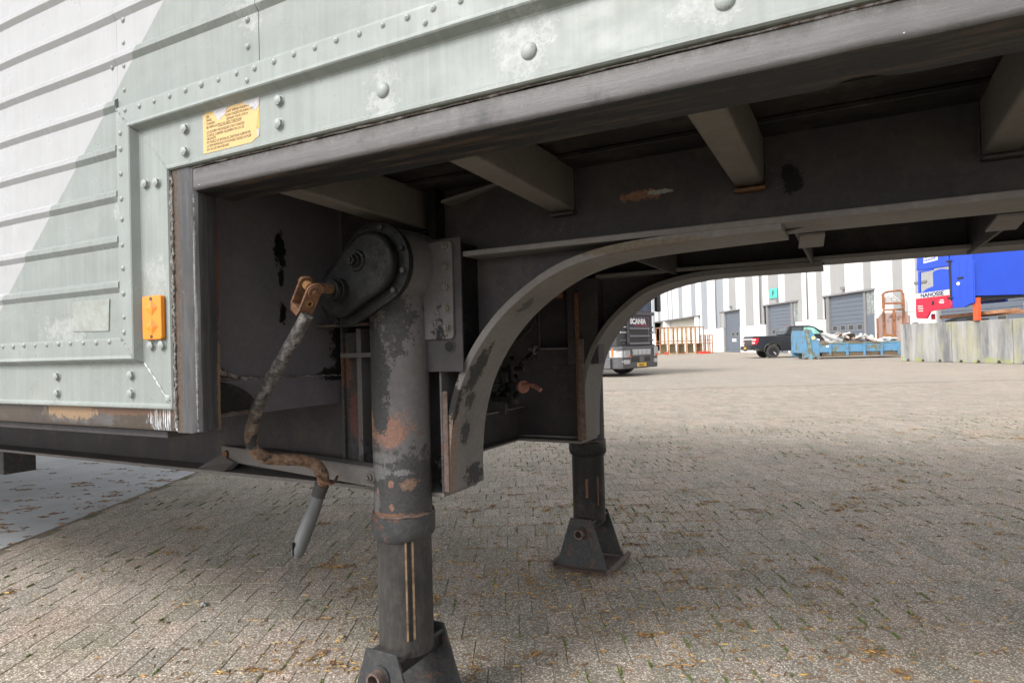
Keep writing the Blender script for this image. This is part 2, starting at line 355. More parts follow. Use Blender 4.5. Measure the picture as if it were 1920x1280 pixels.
# --- side rail: three mitred lengths of one section round the raised opening
RP = [(0, .984), (.0002, .9665), (.003, .9625), (.0075, .9625), (.011, .9665), (.014, .9680), (.110, .9680), (.1135, .9655), (.1225, .9475), (.1255, .9455),
      (.129, .9470), (.133, .9480), (.173, .9480), (.1775, .9485), (.1785, .954), (.1785, .984)]
XE, ZB, ZT = -1.427, .943, 1.5135
def rail(pa, pb, n=1, label=None):
    mb = MB(); vs = []
    for j in range(n+1):
        for t, y in RP:
            A, B = pa(t), pb(t); vs.append((A[0]+(B[0]-A[0])*j/n, y, A[1]+(B[1]-A[1])*j/n))
    k = len(RP); fs = [(j*k+i, j*k+(i+1) % k, (j+1)*k+(i+1) % k, (j+1)*k+i) for j in range(n) for i in range(k)]
    fs += [tuple(range(k)), tuple(n*k+i for i in range(k-1, -1, -1))]
    mb.add(vs, fs); return mb.build('side_rail', M['rail'], T, label=label)
g = .0009
rail(lambda t: (X0, ZB+t), lambda t: (XE-t-g, ZB+t), label='pale sage lower side rail')
rail(lambda t: (XE-t, ZB+t+g), lambda t: (XE-t, ZT+t-g), label='upright corner length of the side rail')
rail(lambda t: (XE-t+g, ZT+t), lambda t: (X1, ZT+t), label='rail along the raised front section')
# lumpy weld bead along the mitres
def bead(p, q, y, r, seed, mt, name='weld_bead'):
    rnd = random.Random(seed); n = 26; pth = []; rr = []
    for i in range(n+1):
        t = i/n; pth.append((p[0]+(q[0]-p[0])*t+rnd.uniform(-.0012, .0012), y+rnd.uniform(-.0008, .0008), p[1]+(q[1]-p[1])*t)); rr.append(r*rnd.uniform(.55, 1.25))
    MB().tube(pth, rr, 6).build(name, mt, T)
bead((XE-.002, ZB+.002), (XE-.112, ZB+.112), .9680, .0035, 1, M['rail'])
bead((XE-.128, ZB+.128), (XE-.178, ZB+.178), .9480, .0028, 2, M['rail'])
bead((XE-.002, ZT+.002), (XE-.112, ZT+.112), .9680, .0022, 3, M['rail'])
bead((XE-.126, ZT+.126), (XE-.178, ZT+.178), .9480, .0022, 4, M['rail'])
# --- rivets and bolts
def rivet_mesh():
    mb = MB(); mb.dome((0, 0, 0), (0, -1, 0), .0072, .0042, 12, 3); mb.cyl((0, .0015, 0), (0, -.0006, 0), .0082, .0080, 12); mb.dome((0, -.0038, 0), (0, -1, 0), .0022, .0014, 6, 2)
    return mb.mesh('rivet', M['bolt'])
RM = rivet_mesh()
def rivet(x, y, z):
    s = random.uniform(.8, 1.05); o = link('rivet', RM, T, loc=(x+random.uniform(-.001, .001), y, z+random.uniform(-.0015, .0015)), rot=(0, random.uniform(0, 6), 0)); o.scale = (s, s, s)
for i in range(36): rivet(-1.565+.0575*i, .948, ZT+.165)
for x in (-1.130, -.663, -.20): rivet(x, .948, ZT+.144)
for i in range(24): rivet(-1.650-.0585*i, .948, ZB+.168)
for z in (1.133, 1.171, 1.229, 1.292, 1.348, 1.411, 1.463, 1.525, 1.585, 1.625): rivet(XE-.161, .948, z)
for x in (-1.578, -1.134, -.66, -.20):
    for k in range(7):
        z = 1.735+.058*k
        if min(abs(z-(1.249+.1135*i)) for i in range(12)) > .017: rivet(x, .955, z)
rivet(-1.628, .955, 1.80)
def hex_mesh():
    mb = MB(); n = 6; pr = [(.0115*math.cos(math.pi/3*k+.3), .0115*math.sin(math.pi/3*k+.3)) for k in range(n)]
    mb.prism(pr, 'y', 0, -.0085); mb.cyl((0, .001, 0), (0, -.0018, 0), .0135, .0130, 16); mb.dome((0, -.0085, 0), (0, -1, 0), .0085, .002, 10, 2)
    return mb.mesh('bolt', M['bolt'])
HM = hex_mesh()
def hexb(x, z, y=.968, s=1, mt=None):
    o = link('bolt', HM, T, .0012, loc=(x, y, z), rot=(0, random.uniform(0, 6), 0)); o.scale = (s, s, s); return o
for x, z in ((-1.364, 1.601), (-1.366, 1.548), (-1.055, 1.604), (-1.057, 1.555), (-1.518, 1.494), (-1.474, 1.491), (-1.508, 1.098), (-1.466, 1.098),
             (-1.593, 1.027), (-1.594, .981), (-1.93, 1.024), (-1.93, .978), (-2.27, 1.022), (-2.27, .978), (-2.6, 1.022), (-2.6, .978)): hexb(x, z)
for x, z, r in ((-.779, 1.568, .0155), (-.467, 1.568, .0155), (-.149, 1.565, .0155), (.17, 1.565, .0155), (.5, 1.565, .0155), (-1.451, .969, .0105)):
    MB().dome((x, .9685, z), (0, -1, 0), r, r*.55, 20, 5).build('round_bolt', M['bolt'], T)
# worn patch where a plate used to be
MB().prism([(-1.824, 1.143), (-1.664, 1.139), (-1.658, 1.2195), (-1.822, 1.222)], 'y', .9535, .958).build('bare_patch', M['ghost'], T, .0004)
# --- reflector
rf = MB(); w0, w1, z0, z1 = -1.5275, -1.4535, 1.112, 1.218
def rrect(x0, x1, z0, z1, r, n=4):
    out = []
    for cx, cz, a0 in ((x1-r, z1-r, 0), (x0+r, z1-r, 90), (x0+r, z0+r, 180), (x1-r, z0+r, 270)):
        out += [(cx+r*math.cos(R(a0+90*k/n)), cz+r*math.sin(R(a0+90*k/n))) for k in range(n+1)]
    return out
rf.prism(rrect(w0, w1, z0, z1, .007), 'y', .967, .956)
RF = rf.build('reflector', M['amber'], T, .002, 3, label='amber rectangular side reflector')
for cz in (1.188, 1.143):
    for sg in (-1, 1):
        MB().add([(-1.4905, .9558, cz+.020), (-1.4905, .9558, cz-.020), (-1.4905+sg*.024, .9556, cz), (-1.4905+sg*.006, .9545, cz)],
                 [(0, 1, 3), (1, 2, 3), (2, 0, 3)]).build('facet', M['amber_d'] if sg > 0 else M['amber'], RF)
for z in (1.2105, 1.1195): MB().cyl((-1.492, .957, z), (-1.492, .9545, z), .0042, n=10).build('screw', M['screw'], RF)
# --- yellow label with its torn corners
LB = MB().prism([(-1.302, 1.532), (-1.142, 1.5315), (-1.130, 1.5385), (-1.121, 1.5395), (-1.126, 1.560), (-1.121, 1.585), (-1.117, 1.603), (-1.128, 1.612), (-1.150, 1.611), (-1.165, 1.624),
                 (-1.215, 1.6235), (-1.232, 1.6090), (-1.243, 1.601), (-1.252, 1.611), (-1.262, 1.620), (-1.302, 1.621)], 'y', .9683, .9672)
LB = LB.build('instruction_label', M['label'], T, label='torn yellow instruction label in Dutch and French')
MB().prism([(-1.300, 1.600), (-1.262, 1.598), (-1.243, 1.588), (-1.22, 1.600), (-1.15, 1.600), (-1.13, 1.59), (-1.122, 1.545), (-1.1165, 1.545), (-1.1165, 1.6255), (-1.296, 1.6255)], 'y', .9688, .9676).build('glue_layer', M['label_old'], LB)
for poly in ([(-1.268, 1.6245), (-1.258, 1.612), (-1.2515, 1.603), (-1.243, 1.5985), (-1.236, 1.606), (-1.224, 1.611), (-1.219, 1.6245)],
             [(-1.166, 1.6245), (-1.158, 1.615), (-1.148, 1.614), (-1.138, 1.603), (-1.128, 1.599), (-1.117, 1.608), (-1.1165, 1.6245)],
             [(-1.126, 1.556), (-1.121, 1.560), (-1.118, 1.553), (-1.119, 1.541), (-1.122, 1.5405)]):
    MB().prism(poly, 'y', .9668, .9678).build('torn_paper', M['label_tear'], LB)
def lab(line, z, x=-1.2895, sz=.0083, sx=.80):
    sz *= 1.24; sx *= 1.16
    text('lettering', line, sz, M['ink'], LB, (x, .9668, z), (R(90), 0, 0), sx=sx)
for q, (ln, xo, sx) in enumerate((("LAAT SMEREN INDIEN", .068, .72), ("VOOR ONDERSTEUNING VAN", .063, .72), ("STAANDE", 0, .7), ("BIJ VERPLAATSING IN DEZE TOESTAND.", 0, .70),
        ("", 0, .7), ("LES BOITIERS MECANIQUES ETANT GRAISSES", 0, .66), ("D'OFFICE, LUBRIFIER SEULEMENT EN CAS DE", 0, .66), ("NECESSITE.", 0, .7),
        ("N'UTILISEZ LES BEQUILLES QUE POUR SUPPORTER", 0, .68), ("LA SEMI-REMORQUE STATIONNEE, RISQUE DE PLIER", 0, .66), ("EN CAS DE MANOEUVRE.", 0, .7))):
    z = (1.6145, 1.6065, 1.5985, 1.5905, 0, 1.5795, 1.5715, 1.5640, 1.5560, 1.5480, 1.5400)[q]
    if ln: lab(ln, z-.0035, -1.2895+xo, .0066, sx)
lab("SPE", 1.611, -1.2895, .0066, .7); lab("ENKEL", 1.603, -1.2895, .0066, .7)
lab("GEVAAR VOOR AFSCH", 1.595, -1.222, .0066, .72)
MB().box(-1.250, -1.175, .9668, .9674, 1.5853, 1.5860).build('rule', M['ink'], LB)

# --- steel edge frame: top beam, corner post, lower beam
def underside_black():  # near-black with brown streaks, set on the underside faces of the edge beam
    t = NT('black_brown_underside'); a = t.noise(1, 7, .7, v=t.vec((4, 45, 60)))
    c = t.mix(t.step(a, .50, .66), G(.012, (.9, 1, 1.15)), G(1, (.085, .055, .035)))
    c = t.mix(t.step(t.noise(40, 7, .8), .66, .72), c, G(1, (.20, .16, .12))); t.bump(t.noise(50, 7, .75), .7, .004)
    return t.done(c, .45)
M['under'] = underside_black()
def extr_x(prof, xa, xb, n, name, mt, wav=None, bev=0, mt2=None, **k):
    mb = MB(); vs = []
    for j in range(n+1):
        x = xa+(xb-xa)*j/n
        for i, (y, z) in enumerate(prof):
            dy, dz = wav(x, i) if wav else (0, 0); vs.append((x, y+dy, z+dz))
    q = len(prof); fs = [(j*q+i, j*q+(i+1) % q, (j+1)*q+(i+1) % q, (j+1)*q+i) for j in range(n) for i in range(q)]
    mb.add(vs, fs, True); mb.add([vs[i] for i in range(q)], [tuple(range(q-1, -1, -1))]); mb.add([vs[n*q+i] for i in range(q)], [tuple(range(q))])
    o = mb.build(name, mt, T, bev, **k)
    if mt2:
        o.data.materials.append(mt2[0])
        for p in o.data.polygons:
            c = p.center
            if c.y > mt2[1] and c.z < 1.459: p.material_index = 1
    return o
TB = [(.986, 1.535), (.986, 1.5135), (.986, 1.512), (.978, 1.5095), (.9735, 1.5060), (.9720, 1.500), (.9715, 1.4640), (.9728, 1.4590), (.9765, 1.4555), (.9850, 1.4530),
      (1.030, 1.4515), (1.072, 1.4505), (1.0810, 1.4480), (1.0865, 1.4500), (1.0875, 1.4560), (1.084, 1.4600), (1.02, 1.462), (.995, 1.535)]
def wav(x, i):
    lip = 1 if 11 <= i <= 15 else .15
    return (lip*(.0035*math.sin(x*5.3)+.002*math.sin(x*13.1+1)+.012*math.exp(-((x-.02)/.035)**2)*(-1)), lip*(.001*math.sin(x*9)+.006*math.exp(-((x-.02)/.035)**2)))
extr_x(TB, -1.3465, X1, 160, 'edge_beam', M['frame'], wav, mt2=(M['under'], .979), label='grey violet steel edge beam with near-black underside')
PP = [(-1.427, .986), (-1.4265, .9735), (-1.420, .9705), (-1.366, .9700), (-1.352, .9735), (-1.3455, .982), (-1.3470, .995), (-1.3600, 1.025), (-1.3760, 1.050),
      (-1.3780, 1.057), (-1.3860, 1.056), (-1.372, 1.03), (-1.365, 1.00), (-1.372, .990), (-1.420, .990)]
mb = MB(); vs = []; nz_ = 40
for j in range(nz_+1):
    z = .889+(1.5125-.889)*j/nz_
    for i, (x, y) in enumerate(PP):
        wv = .0012*math.sin(z*23+i)+(.002*math.sin(z*11) if i in (8, 9, 10) else 0); vs.append((x+wv, y, z+(.004*(i > 3)*(j == 0) if i < 9 else 0)))
q = len(PP); mb.add(vs, [(j*q+i, j*q+(i+1) % q, (j+1)*q+(i+1) % q, (j+1)*q+i) for j in range(nz_) for i in range(q)], True)
mb.add(vs[:q], [tuple(range(q))]); mb.add(vs[-q:], [tuple(range(q-1, -1, -1))])
mb.build('corner_post', M['post'], T, label='scraped dark steel corner post of the opening')
# crusty sealant strip between rail and post
rnd = random.Random(5); pth = [( -1.4225+rnd.uniform(-.0025, .0025), .9690+rnd.uniform(-.002, .001), .90+i*.6/90) for i in range(91)]
MB().tube(pth, [rnd.uniform(.0022, .0055) for _ in pth], 7).build('sealant', M['sealant'], T)
pth = [(-1.40+i*.025, .975+rnd.uniform(-.001, .001), 1.5110+rnd.uniform(-.001, .001)) for i in range(120)]
MB().tube(pth, [rnd.uniform(.001, .0035) for _ in pth], 6).build('sealant', M['sealant'], T)
LBM = [(.980, .9425), (.9795, .900), (.983, .8905), (.992, .888), (1.06, .888), (1.06, .896), (.990, .896), (.988, .9425)]
extr_x(LBM, X0, -1.4275, 60, 'edge_beam', M['frame'], label='rust stained lower steel edge beam')
MB().box(X0, -1.505, 1.0, 1.075, .868, .8865).build('flat_bar', M['beam'], T, .002)
# --- closed body: floors, roof, far side, ends
MB().box(X0, X1, .99, 3.46, 3.9, 3.96).build('roof', M['panel'], T)
MB().box(X0, X1, 3.46, 3.49, 1.5, 3.96).build('far_side', M['panel'], T)
MB().box(X0, -1.5, 3.46, 3.4899, .90, 1.4995).build('far_side', M['panel'], T)
MB().box(X0-.03, X0, .955, 3.49, .9, 3.96).build('rear_end', M['panel'], T)
MB().box(X1, X1+.03, .955, 3.49, 1.5, 3.96).build('front_end', M['panel'], T)
MB().box(X0, -1.52, 1.064, 3.455, .905, .935).build('lower_floor', M['deck'], T)
y = 1.092
k = 0
while y < 3.4:
    w = .152
    MB().box(-1.495, X1, y, y+w-.006, 1.560+.003*(k % 2), 1.60).build('floor_board', M['deck'], T, .004, 1); y += w; k += 1
MB().box(-1.495, X1, 1.50, 1.606, 1.546, 1.5585).build('packing_strip', M['deck'], T, .002, 1)
# --- bulkhead
mb = MB(); mb.box(-1.51, -1.50, .995, 3.44, .918, 1.56); mb.build('bulkhead', M['bulk'], T)
rnd = random.Random(9)
BK = MB().prism([(1.0, 0.904), (1.615, .904), (1.615, .993), (1.0, 1.004)], 'x', -1.4985, -1.4915).build('lower_plate', M['bulk'], T, .001)
pth = [(-1.4935+rnd.uniform(-.002, .002), 1.06+i*.555/60, 1.0075-i*.00022+rnd.uniform(-.002, .002)) for i in range(61)]
MB().tube(pth, [rnd.uniform(.0015, .0045)*(1.5 if i < 22 else .8) for i in range(61)], 6).build('torn_seam', M['sealant'], T)
pth = [(-1.485+rnd.uniform(-.006, .006), 1.09+i*.10/14, 1.035-abs(i-4)*.0024+rnd.uniform(-.004, .004)) for i in range(15)]
MB().tube(pth, [.003, .006, .009, .010, .008, .009, .006, .008, .010, .007, .008, .006, .005, .006, .002], 7).build('torn_seam', M['sealant'], T)
arc = [(1.06, .915), (1.255, .915)]+[(1.06+.195*math.cos(R(a)), .915+.092*math.sin(R(a))) for a in range(8, 91, 9)]
MB().prism(arc, 'x', -1.4905, -1.482).build('rubber_flap', M['rubber'], T, .002)
pth = [(-1.482, 1.06+i*.19/20, .913+rnd.uniform(-.002, .003)) for i in range(21)]
MB().tube(pth, [rnd.uniform(.003, .006) for _ in pth], 6).build('rusty_edge', M['rust_pink'], T)
# --- outriggers from edge frame to main beam
for i in range(-1, 6):
    xc = -1.165+.4825*i*.995 if i >= 0 else -1.4
    if i < 0: continue
    mb = MB(); z0 = 1.434; a, b = xc-.031, xc+.034
    mb.hexa([(a, 1.078, z0+.0165), (b, 1.078, z0+.0165), (b, 1.612, z0), (a, 1.612, z0), (a, 1.088, 1.556), (b, 1.088, 1.556), (b, 1.612, 1.556), (a, 1.612, 1.556)])
    o = mb.build('outrigger', M['outr'], T, .007, 3)
    MB().box(a-.002, b+.004, 1.585, 1.6135, z0-.012, z0-.003).build('weld', M['rust'] if i == 2 else M['beam'], o, .004)
for i in range(5):
    xc = -1.165+.480*i
    for k, xx in enumerate((xc-.033, xc+.036)):
        rw = random.Random(i*2+k); pth = [(xx+rw.uniform(-.001, .001), 1.612, 1.44+.115*j/12) for j in range(13)]
        MB().tube(pth, [rw.uniform(.002, .0045) for _ in pth], 6).build('weld_bead', M['beam'], T)
# --- main beams: tall web, straight flanges, arched flange where the beam steps up
ARC = [(-1.022, .660), (-1.022, .74), (-1.012, .84), (-.990, .93), (-.955, 1.01), (-.905, 1.085), (-.84, 1.155), (-.76, 1.215), (-.67, 1.263), (-.57, 1.291), (-.46, 1.304), (-.30, 1.311), (-.13, 1.316)]
ARC2 = [(-1.035, .660), (-1.030, .80), (-1.014, .93), (-.978, 1.045), (-.90, 1.157), (-.785, 1.255), (-.685, 1.300), (-.54, 1.328), (-.38, 1.334), (-.09, 1.334)]
def main_beam(yw, ya, yb, label, A_=ARC, zf=0):
    arc = [(p.x, p.y) for p in catmull([(x, z, 0) for x, z in A_], 4)]
    web = [(X0, .657)]+[(-1.45, .657)]+[(x-.012, z+.004) for x, z in arc]+[(-.08, 1.330+zf), (X1, 1.330+zf), (X1, 1.557), (-1.49, 1.557), (-1.49, .90), (X0, .90)]
    B = MB().prism(web, 'y', yw-.004, yw+.004).build('main_beam', M['beam'], T, label=label)
    # arched flange
    th = .021; top = []
    for i, (x, z) in enumerate(arc):
        a = Vector(arc[max(i-1, 0)]); b = Vector(arc[min(i+1, len(arc)-1)]); d = (b-a).normalized(); top.append((x-d.y*th, z+d.x*th))
    mb = MB(); n = len(arc); vs = []
    for (x, z), (u, w) in zip(arc, top): vs += [(x, ya, z), (x, yb, z), (u, yb, w), (u, ya, w)]
    fs = [(4*i+k, 4*i+(k+1) % 4, 4*(i+1)+(k+1) % 4, 4*(i+1)+k) for i in range(n-1) for k in range(4)]+[(0, 1, 2, 3), (4*n-4, 4*n-3, 4*n-2, 4*n-1)]
    mb.add(vs, fs, True); mb.build('flange', M['flange'], B, .002)
    MB().box(-.96, X1, ya-.004, yb-.01, 1.3285+zf, 1.3435+zf).build('flange', M['flange'], B, .0025)
    MB().box(X0, -1.0455, ya, yb, .645, .6565).build('flange', M['flange'], B, .002)
    return B
B1 = main_beam(1.62, 1.528, 1.715, 'near main beam with arched lower flange')
B2 = main_beam(2.68, 2.585, 2.785, 'far main beam with arched lower flange', ARC2, .028)
# stiffeners on the near beam
MB().box(-1.053, -1.046, 1.530, 1.615, .6575, 1.32).build('stiffener', M['leg'], B1, .001)
MB().box(-1.040, -1.0225, 1.521, 1.5275, .662, .95).build('weld', M['rust_pink'], B1, .003)
MB().box(-1.440, -1.430, 1.545, 1.615, .6575, 1.18).build('stiffener', M['foot'], B1, .001)
MB().box(-1.4295, -1.345, 1.556, 1.565, .658, 1.13).build('stiffener', M['foot'], B1, .001)
MB().box(-1.343, -1.325, 1.51, 1.615, .658, 1.14).build('stiffener', M['leg'], B1, .001)
MB().box(-1.40, -1.20, 1.50, 1.60, 1.052, 1.066).build('shelf_bracket', M['leg'], B1, .001)
MB().box(-1.53, -1.285, 1.50, 1.575, 1.149, 1.157).build('shelf_bracket', M['rust_pink'], B1, .001)
MB().box(-1.40, -1.28, 1.57, 1.60, 1.06, 1.30).build('packing_plate', M['tar'], B1, .003)
# rust blob near the leg foot of the beam
def lump(name, c, r, seed, mt, par, sq=(1, 1, 1)):
    rnd = random.Random(seed); bm = bmesh.new(); bmesh.ops.create_icosphere(bm, subdivisions=3, radius=1)
    from mathutils import noise as mn
    for v in bm.verts:
        k = 1+.45*mn.noise(v.co*1.7+Vector((seed, 0, 0)))+.25*mn.noise(v.co*5+Vector((0, seed, 0)))
        v.co = Vector((v.co.x*r*sq[0]*k, v.co.y*r*sq[1]*k, v.co.z*r*sq[2]*k))+Vector(c)
    me = bpy.data.meshes.new(name); bm.to_mesh(me); bm.free(); me.materials.append(mt)
    return link(name, me, par)
lump('dirt_clod', (-1.064, 1.575, .70), .036, 3, M['tar'], B1, (.8, .7, 1.1))
lump('dirt_clod', (-1.08, 1.57, .735), .02, 5, M['tar'], B1)
# mounting plates and their bolts
MP = MB().box(-1.100, -.958, 1.510, 1.518, 1.006, 1.383).build('mounting_plate', M['beam'], T, .002, label='bolted mounting plate of the near landing leg')
MB().box(-1.092, -.966, 1.5185, 1.616, 1.02, 1.37).build('spacer', M['tar'], MP, .002)
MB().prism(rrect(-1.09, -.981, 1.098, 1.374, .012), 'y', 1.500, 1.5095).build('clamp_plate', M['leg'], MP, .002)
MB().ring((-1.000, 1.5100, 1.077), (0, -1, 0), .0185, .0150, .003, 24).build('hole_rim', M['beam'], MP)
MB().cyl((-1.000, 1.5098, 1.077), (-1.000, 1.5088, 1.077), .0150, n=24).build('hole', M['tar'], MP)
for z in (1.358, 1.300, 1.243, 1.184, 1.130):
    mb = MB(); pr = [(-.999+.0105*math.cos(math.pi/3*k+z*9), z+.0105*math.sin(math.pi/3*k+z*9)) for k in range(6)]
    mb.cyl((-.999, 1.500, z), (-.999, 1.4975, z), .0145, n=18); mb.prism(pr, 'y', 1.4975, 1.488); mb.cyl((-.999, 1.488, z), (-.999, 1.483, z), .006, n=10)
    mb.build('bolt', M['outr'], MP, .001)
MB().box(-1.118, -1.0925, 1.47, 1.512, 1.09, 1.37).build('gusset', M['tar'], MP, .003)
MB().box(-1.104, -.962, 2.60, 2.675, .99, 1.36).build('mounting_plate', M['beam'], T, .002)
# deck side stiffener bars under the floor
MB().add([(-1.045, 1.55, 1.495), (-.885, 1.60, 1.535), (-.885, 1.61, 1.535), (-1.045, 1.61, 1.495), (-1.045, 1.55, 1.503), (-.885, 1.60, 1.543), (-.885, 1.61, 1.543), (-1.045, 1.61, 1.503)],
         [(0, 1, 2, 3), (4, 5, 6, 7), (0, 1, 5, 4), (1, 2, 6, 5), (2, 3, 7, 6), (3, 0, 4, 7)]).build('tie_bar', M['flange'], T)
MB().box(-1.10, -1.075, 1.56, 1.612, 1.345, 1.556).build('stiffener', M['tar'], T, .001)
# --- cross members between the beams
for x0, nm in ((-1.392, 0),):
    MB().box(x0, x0+.006, 1.626, 2.674, .66, .792).build('cross_member', M['beam'], T)
    MB().box(x0-.03, x0+.055, 1.72, 2.58, .650, .658).build('cross_member_flange', M['flange'], T, .001)
    MB().box(x0+.0065, x0+.030, 1.626, 2.674, .788, .796).build('cross_member_flange', M['flange'], T, .001)
MB().box(-1.396, -1.37, 2.10, 2.16, .80, 1.0).build('valve_post', M['foot'], T, .002)
MB().box(-1.31, -1.055, 2.62, 2.672, 1.055, 1.063).build('stiffener', M['flange'], B2)
MB().box(-1.063, -1.047, 2.588, 2.674, .66, 1.30).build('stiffener', M['rust'], B2, .001)
MB().box(-1.049, -1.02, 2.575, 2.584, .665, 1.10).build('weld', M['rust_pink'], B2, .003)
for i, xc in enumerate((-.62, -.12, .36, .84)):
    MB().box(xc-.004, xc+.004, 1.63, 2.67, 1.345, 1.556).build('cross_member', M['beam'], T)
# small hanging brackets past the near flange
for xb in (-.085, .305):
    MB().add([(xb-.02, 1.717, 1.328), (xb+.035, 1.717, 1.328), (xb+.028, 1.80, 1.310), (xb-.03, 1.80, 1.310), (xb-.02, 1.717, 1.322), (xb+.035, 1.717, 1.322), (xb+.028, 1.80, 1.304), (xb-.03, 1.80, 1.304)],
             [(0, 1, 2, 3), (4, 5, 6, 7), (0, 1, 5, 4), (1, 2, 6, 5), (2, 3, 7, 6), (3, 0, 4, 7)]).build('hanger_bracket', M['flange'], T)
MB().box(-3.82, -3.60, 1.56, 1.70, .525, .644).build('hanger_bracket', M['foot'], T, .004)
# --- landing legs
def landing_leg(y, far):
    x = -1.162; mt_in = M['black'] if far else M['inner']
    L = MB(); L.cyl((x, y, .59), (x, y, 1.36), .0835, n=48); L = L.build('landing_leg', M['beam'] if far else M['leg'], T, label=('far' if far else 'near')+' telescopic landing leg')
    rnd = random.Random(int(y*10)); mb = MB(); n = 48; prof = [(.606, .0855), (.603, .0895), (.592, .0915), (.560, .0915), (.546, .0895), (.539, .085), (.537, .079)]
    vs = []
    for z, r in prof:
        for k in range(n):
            a = 2*math.pi*k/n; q = r+.0012*math.sin(3*a+z*60)+rnd.uniform(-.0004, .0004); vs.append((x+q*math.cos(a), y+q*math.sin(a), z+.003*math.sin(a*2+1)))
    mb.add(vs, [(i*n+k, i*n+(k+1) % n, (i+1)*n+(k+1) % n, (i+1)*n+k) for i in range(len(prof)-1) for k in range(n)], True); mb.build('collar', M['black'] if far else M['foot'], L)
    pth = [(x+.087*math.cos(a/30*2*math.pi), y+.087*math.sin(a/30*2*math.pi), .6065+rnd.uniform(-.002, .003)) for a in range(31)]
    MB().tube(pth, [rnd.uniform(.002, .005) for _ in pth], 6).build('rust_rim', M['rust_pink'], L)
    MB().cyl((x, y, .215), (x, y, .60), .0785, n=48).build('inner_tube', mt_in, L)
    for k, (a, w, z0, z1) in enumerate(((-50, .0026, .262, .54), (-36, .0028, .266, .54), (-43, .0030, .262, .54)) if not far else ((-75, .006, .34, .43), (-35, .003, .3, .44))):
        c, s_ = math.cos(R(a)), math.sin(R(a)); px, py = x+.0785*c, y+.0785*s_
        MB().hexa([(px-s_*w, py+c*w, z0), (px+s_*w, py-c*w, z0), (px+s_*w+.002*c, py-c*w+.002*s_, z0), (px-s_*w+.002*c, py+c*w+.002*s_, z0),
                   (px-s_*w, py+c*w, z1), (px+s_*w, py-c*w, z1), (px+s_*w+.002*c, py-c*w+.002*s_, z1), (px-s_*w+.002*c, py+c*w+.002*s_, z1)]).build('guide_strip', M['strip'] if not far and k < 2 else (M['tar'] if k == 2 else M['rust']), L)
    # foot: two trapezoid cheeks, top saddle, base tray with lips, pivot tube
    for sg, yy in ((-1, y-.112), (1, y+.112)):
        pl = [(x-.128, .022), (x+.128, .022), (x+.053, .248), (x-.053, .248)]
        MB().prism(pl, 'y', yy-.004, yy+.004).build('foot_cheek', M['foot'], L, .0015)
    MB().box(x-.056, x+.056, y-.1078, y+.1078, .222, .236).build('saddle', M['inner'], L, .004)
    MB().box(x-.05, x+.05, y-.1078, y+.1078, .1845, .2215).build('saddle', M['tar'], L, .003)
    mb = MB(); mb.hexa([(x-.13, y-.14, .004), (x+.13, y-.14, .004), (x+.13, y+.14, .004), (x-.13, y+.14, .004), (x-.15, y-.155, .018), (x+.15, y-.155, .018), (x+.15, y+.155, .018), (x-.15, y+.155, .018)])
    mb.build('base_plate', M['rust_pink'], L, .003)
    for sg in (-1, 1): MB().cyl((x+sg*.146, y-.15, .024), (x+sg*.146, y+.15, .024), .013, n=12).build('base_lip', M['rust_pink'], L)
    MB().ring((x, y-.10, .182), (0, -1, 0), .0235, .0165, .052, 32).build('pivot_tube', M['rust_pink'], L)
    MB().ring((x, y-.1165, .182), (0, -1, 0), .030, .022, .006, 28).build('weld', M['foot'], L)
    MB().ring((x, y+.152, .182), (0, -1, 0), .0235, .0165, .26, 32).build('pivot_tube', M['rust_pink'], L)
    return L
L1 = landing_leg(1.49, False); L2 = landing_leg(2.95, True)
lump('pebble', (-1.12, 2.93, .032), .018, 8, M['label_tear'], L2, (1, 1, .8))
lump('debris', (-1.13, 1.50, .04), .045, 12, M['rust_pink'], L1, (1.2, 1, .9)); lump('debris', (-1.05, 1.45, .03), .03, 14, M['rust_pink'], L1, (1.5, 1, .5))
# gear housing on the near leg
def hull(c1, r1, c2, r2, n=40):
    pts = [(c1[0]+r1*math.cos(2*math.pi*k/n), c1[1]+r1*math.sin(2*math.pi*k/n)) for k in range(n)]+[(c2[0]+r2*math.cos(2*math.pi*k/n), c2[1]+r2*math.sin(2*math.pi*k/n)) for k in range(n)]
    pts = sorted(set(pts)); out = []
    for seq in (pts, pts[::-1]):
        h = []
        for p in seq:
            while len(h) > 1 and (h[-1][0]-h[-2][0])*(p[1]-h[-2][1])-(h[-1][1]-h[-2][1])*(p[0]-h[-2][0]) <= 0: h.pop()
            h.append(p)
        out += h[:-1]
    return out
C1, C2 = (-1.130, 1.305), (-1.240, 1.232)
GB = MB().prism(hull((-1.155, 1.308), .112, (-1.155, 1.308), .1121), 'y', 1.385, 1.57).build('gear_housing', M['leg'], L1, .006, 3)
MB().prism(hull(C1, .107, C2, .088), 'y', 1.352, 1.384).build('gear_case', M['tar'], L1, .004, 3)
MB().prism(hull(C1, .084, C2, .068), 'y', 1.318, 1.3515).build('gear_cover', M['tar'], L1, .012, 4)
MB().prism(hull(C1, .113, C2, .094), 'y', 1.3530, 1.3600).build('gear_case_rim', M['tar'], L1, .002)
gc = MB()
for cx, cz, r in ((-1.163, 1.313, 1), ):
    gc.cyl((cx, 1.319, cz), (cx, 1.312, cz), .030, .027, 24); gc.cyl((cx, 1.312, cz), (cx, 1.302, cz), .020, .018, 20)
    gc.prism([(cx+.0145*math.cos(math.pi/3*k), cz+.0145*math.sin(math.pi/3*k)) for k in range(6)], 'y', 1.302, 1.290); gc.cyl((cx, 1.29, cz), (cx, 1.284, cz), .007, n=12)
gc.build('cover_nut', M['tar'], L1, .001)
